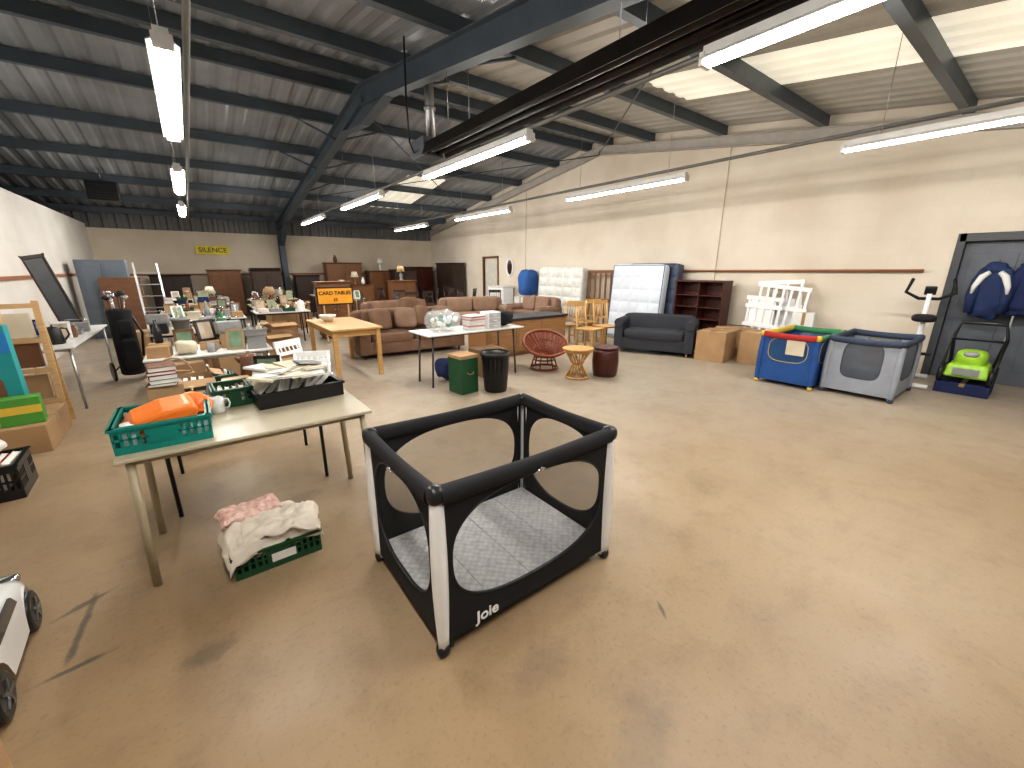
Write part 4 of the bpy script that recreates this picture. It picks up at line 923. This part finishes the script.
# ---------------------------------------------------------------- mower, bag, pushchair, coats
M_lime=mat('lime_plastic',(.33,.58,.04),.35)
carton('low blue fabric box supporting the mower',(8.02,.55,0),(.5,.5,.14),0,pm('navy','cloth'))
t=T('lawnmower','lime green lawnmower with black handle on a box','lawnmower',(8.02,.55,.146),-pi/2); t.scale=(1.0,1.0,1.25)
G().tbox((0,0,.06),(.42,.50),(.36,.40),.14).obj('deck',M_lime,t,bev=.03)
G().sell((0,-.02,.24),(.3,.34,.2),.6,.7).obj('motor_cover',M_lime,t)
G().bx(-.12,.12,-.258,-.245,.09,.16).sell((0,-.13,.30),(.16,.14,.06),.7,.7,nu=14,nv=8).obj('vent',pm('grey'),t)
for sx in (-1,1):
    for y in (-.2,.2): G().cyl((sx*.2,y,.08),(sx*.25,y,.08),.08,n=18).obj('wheel',M_blackpl,t)
G().tube([(-.2,.2,.15),(-.24,.24,.45),(-.2,.24,.6),(.2,.24,.6),(.24,.24,.45),(.2,.2,.15)],.02,n=8).obj('handle',M_blackpl,t)
G().tube([(-.23,-.22,.12),(-.25,.2,.42),(.25,.2,.42),(.23,-.22,.12)],.016,n=8).obj('side_bar',M_blackpl,t)
stroller('black pushchair parked beside the grey door',(8.1,-.38,0),-1.3)
M_jk=mat('jacket_blue',(.015,.03,.095),.8,bump=.3,bs=120)
def coat(label,loc,m,stripe,s=1.,rz=-pi/2):
    t=T('jacket',label,'jacket',loc,rz); t.scale=(s,s,s)
    g=G().sell((0,0,-.38),(.36,.15,.74),.45,.7,nu=30,nv=20,wob=.06,ws=8,seed=s*7)
    g.sell((0,0,-.05),(.22,.14,.18),.7,.7,wob=.03,ws=9); g.obj('body',m,t)
    for q in (-1,1):
        G().tube([(q*.10,0,-.08),(q*.14,-.03,-.22),(q*.165,-.04,-.42),(q*.155,-.05,-.68)],[.06,.07,.065,.045],n=12).obj('sleeve',m,t)
        if stripe: G().tube([(q*.05,-.062,-.1),(q*.11,-.085,-.16),(q*.16,-.1,-.3),(q*.17,-.1,-.4)],[.03,.04,.03,.015],n=10).obj('white_panel',pm('white','cloth'),t)
    G().tube([(0,.06,-.0),(0,.1,.06),(0,.15,.05)],.008,n=6).obj('hook',M_chrome,t)
    return t
coat('navy blue sports jacket with white panels hanging up',(8.68,.62,1.64),M_jk,True,.95)
coat('navy padded coat hanging on the grey door',(8.72,.30,1.66),pm('navy','cloth'),False,.9)
coat('navy and white jacket hanging on the grey door',(8.68,.0,1.62),M_jk,True,.98)
coat('grey padded coat hanging on the grey door',(8.72,-.26,1.6),pm('navy','cloth'),False,.9)
# ---------------------------------------------------------------- back wall furniture
cabinet('wardrobe','dark wooden wardrobe against the back wall',(2.1,17.0,0),.85,.5,1.55,M_darkw)
cabinet('display_cabinet','brown wooden display cabinet with drawers below',(4.75,17.1,0),1.3,.5,1.75,M_brownw,0,2,2)
cabinet('display_cabinet','tall brown wooden cabinet at the back wall',(6.2,17.0,0),1.1,.5,1.45,M_brownw,0,2,1)
cabinet('wardrobe','tall dark mahogany wardrobe in the corner',(7.9,17.1,0),1.1,.55,1.6,M_mah)
cabinet('wardrobe','carved black wood wardrobe beside the door',(8.45,15.3,0),1.4,.5,1.75,M_darkw,-pi/2)
cabinet('dresser','white painted dresser under the oval mirror',(8.5,11.85,0),.9,.42,.95,pm('white'),-pi/2,2,1)
cabinet('chest_of_drawers','brown chest of drawers in the hall',(4.95,15.9,0),.9,.45,.95,M_brownw,0,0,5)
cabinet('wardrobe','tall dark wardrobe standing among chairs',(6.6,15.7,0),.9,.5,1.5,M_darkw)
cabinet('cupboard','brown corner cupboard standing in the hall',(5.6,13.5,0),.8,.45,1.15,M_brownw)
lamp('brown',(4.8,15.9,1.01),1.1,'cream','on the furniture'); lamp('white',(6.2,17.0,1.51),1.1,'white','on the furniture'); lamp('grey',(5.6,13.5,1.21),1.1,'tan','on the furniture')
lath('vase','white',(5.1,15.9,1.01),1.2,where='on the chest of drawers'); lath('vase','brown',(4.5,17.1,1.81),1.2,where='on the cabinet top')
t=T('oval_mirror','oval wall mirror in a white frame','mirror',(RX1-.03,11.75,1.62),-pi/2)
G().tube([(.18*math.cos(2*pi*k/28),0,.27*math.sin(2*pi*k/28)) for k in range(28)],.03,n=8,closed=True).obj('frame',pm('white'),t)
g=G();g.add([(.17*math.cos(2*pi*k/28),.0,.26*math.sin(2*pi*k/28)) for k in range(28)],[list(range(28))]);g.obj('glass',MC['mirror_glass'],t)
cabinet('cupboard','tall dark wooden cupboard among the goods',(1.9,15.4,0),.8,.45,1.5,M_darkw)
cabinet('bookcase','brown wooden cabinet among the goods',(.9,16.9,0),.9,.4,1.5,M_brownw)
cabinet('wardrobe','dark wooden cabinet at the back wall',(-.5,17.1,0),1.0,.45,1.35,M_darkw)
cabinet('cupboard','dark cupboard against the back wall',(3.4,17.0,0),.8,.45,1.3,M_darkw)
cabinet('cupboard','brown cupboard behind the card tables sign',(2.6,10.4,0),.7,.4,1.25,M_brownw)
# ---------------------------------------------------------------- world
w=bpy.data.worlds.new('world'); SC.world=w; w.use_nodes=True
w.node_tree.nodes['Background'].inputs[0].default_value=(1.,.96,.90,1); w.node_tree.nodes['Background'].inputs[1].default_value=.3
SC.view_settings.view_transform='Standard'
try: SC.view_settings.look='Medium High Contrast'
except Exception:
    SC.view_settings.look='None'
SC.view_settings.exposure=0.08
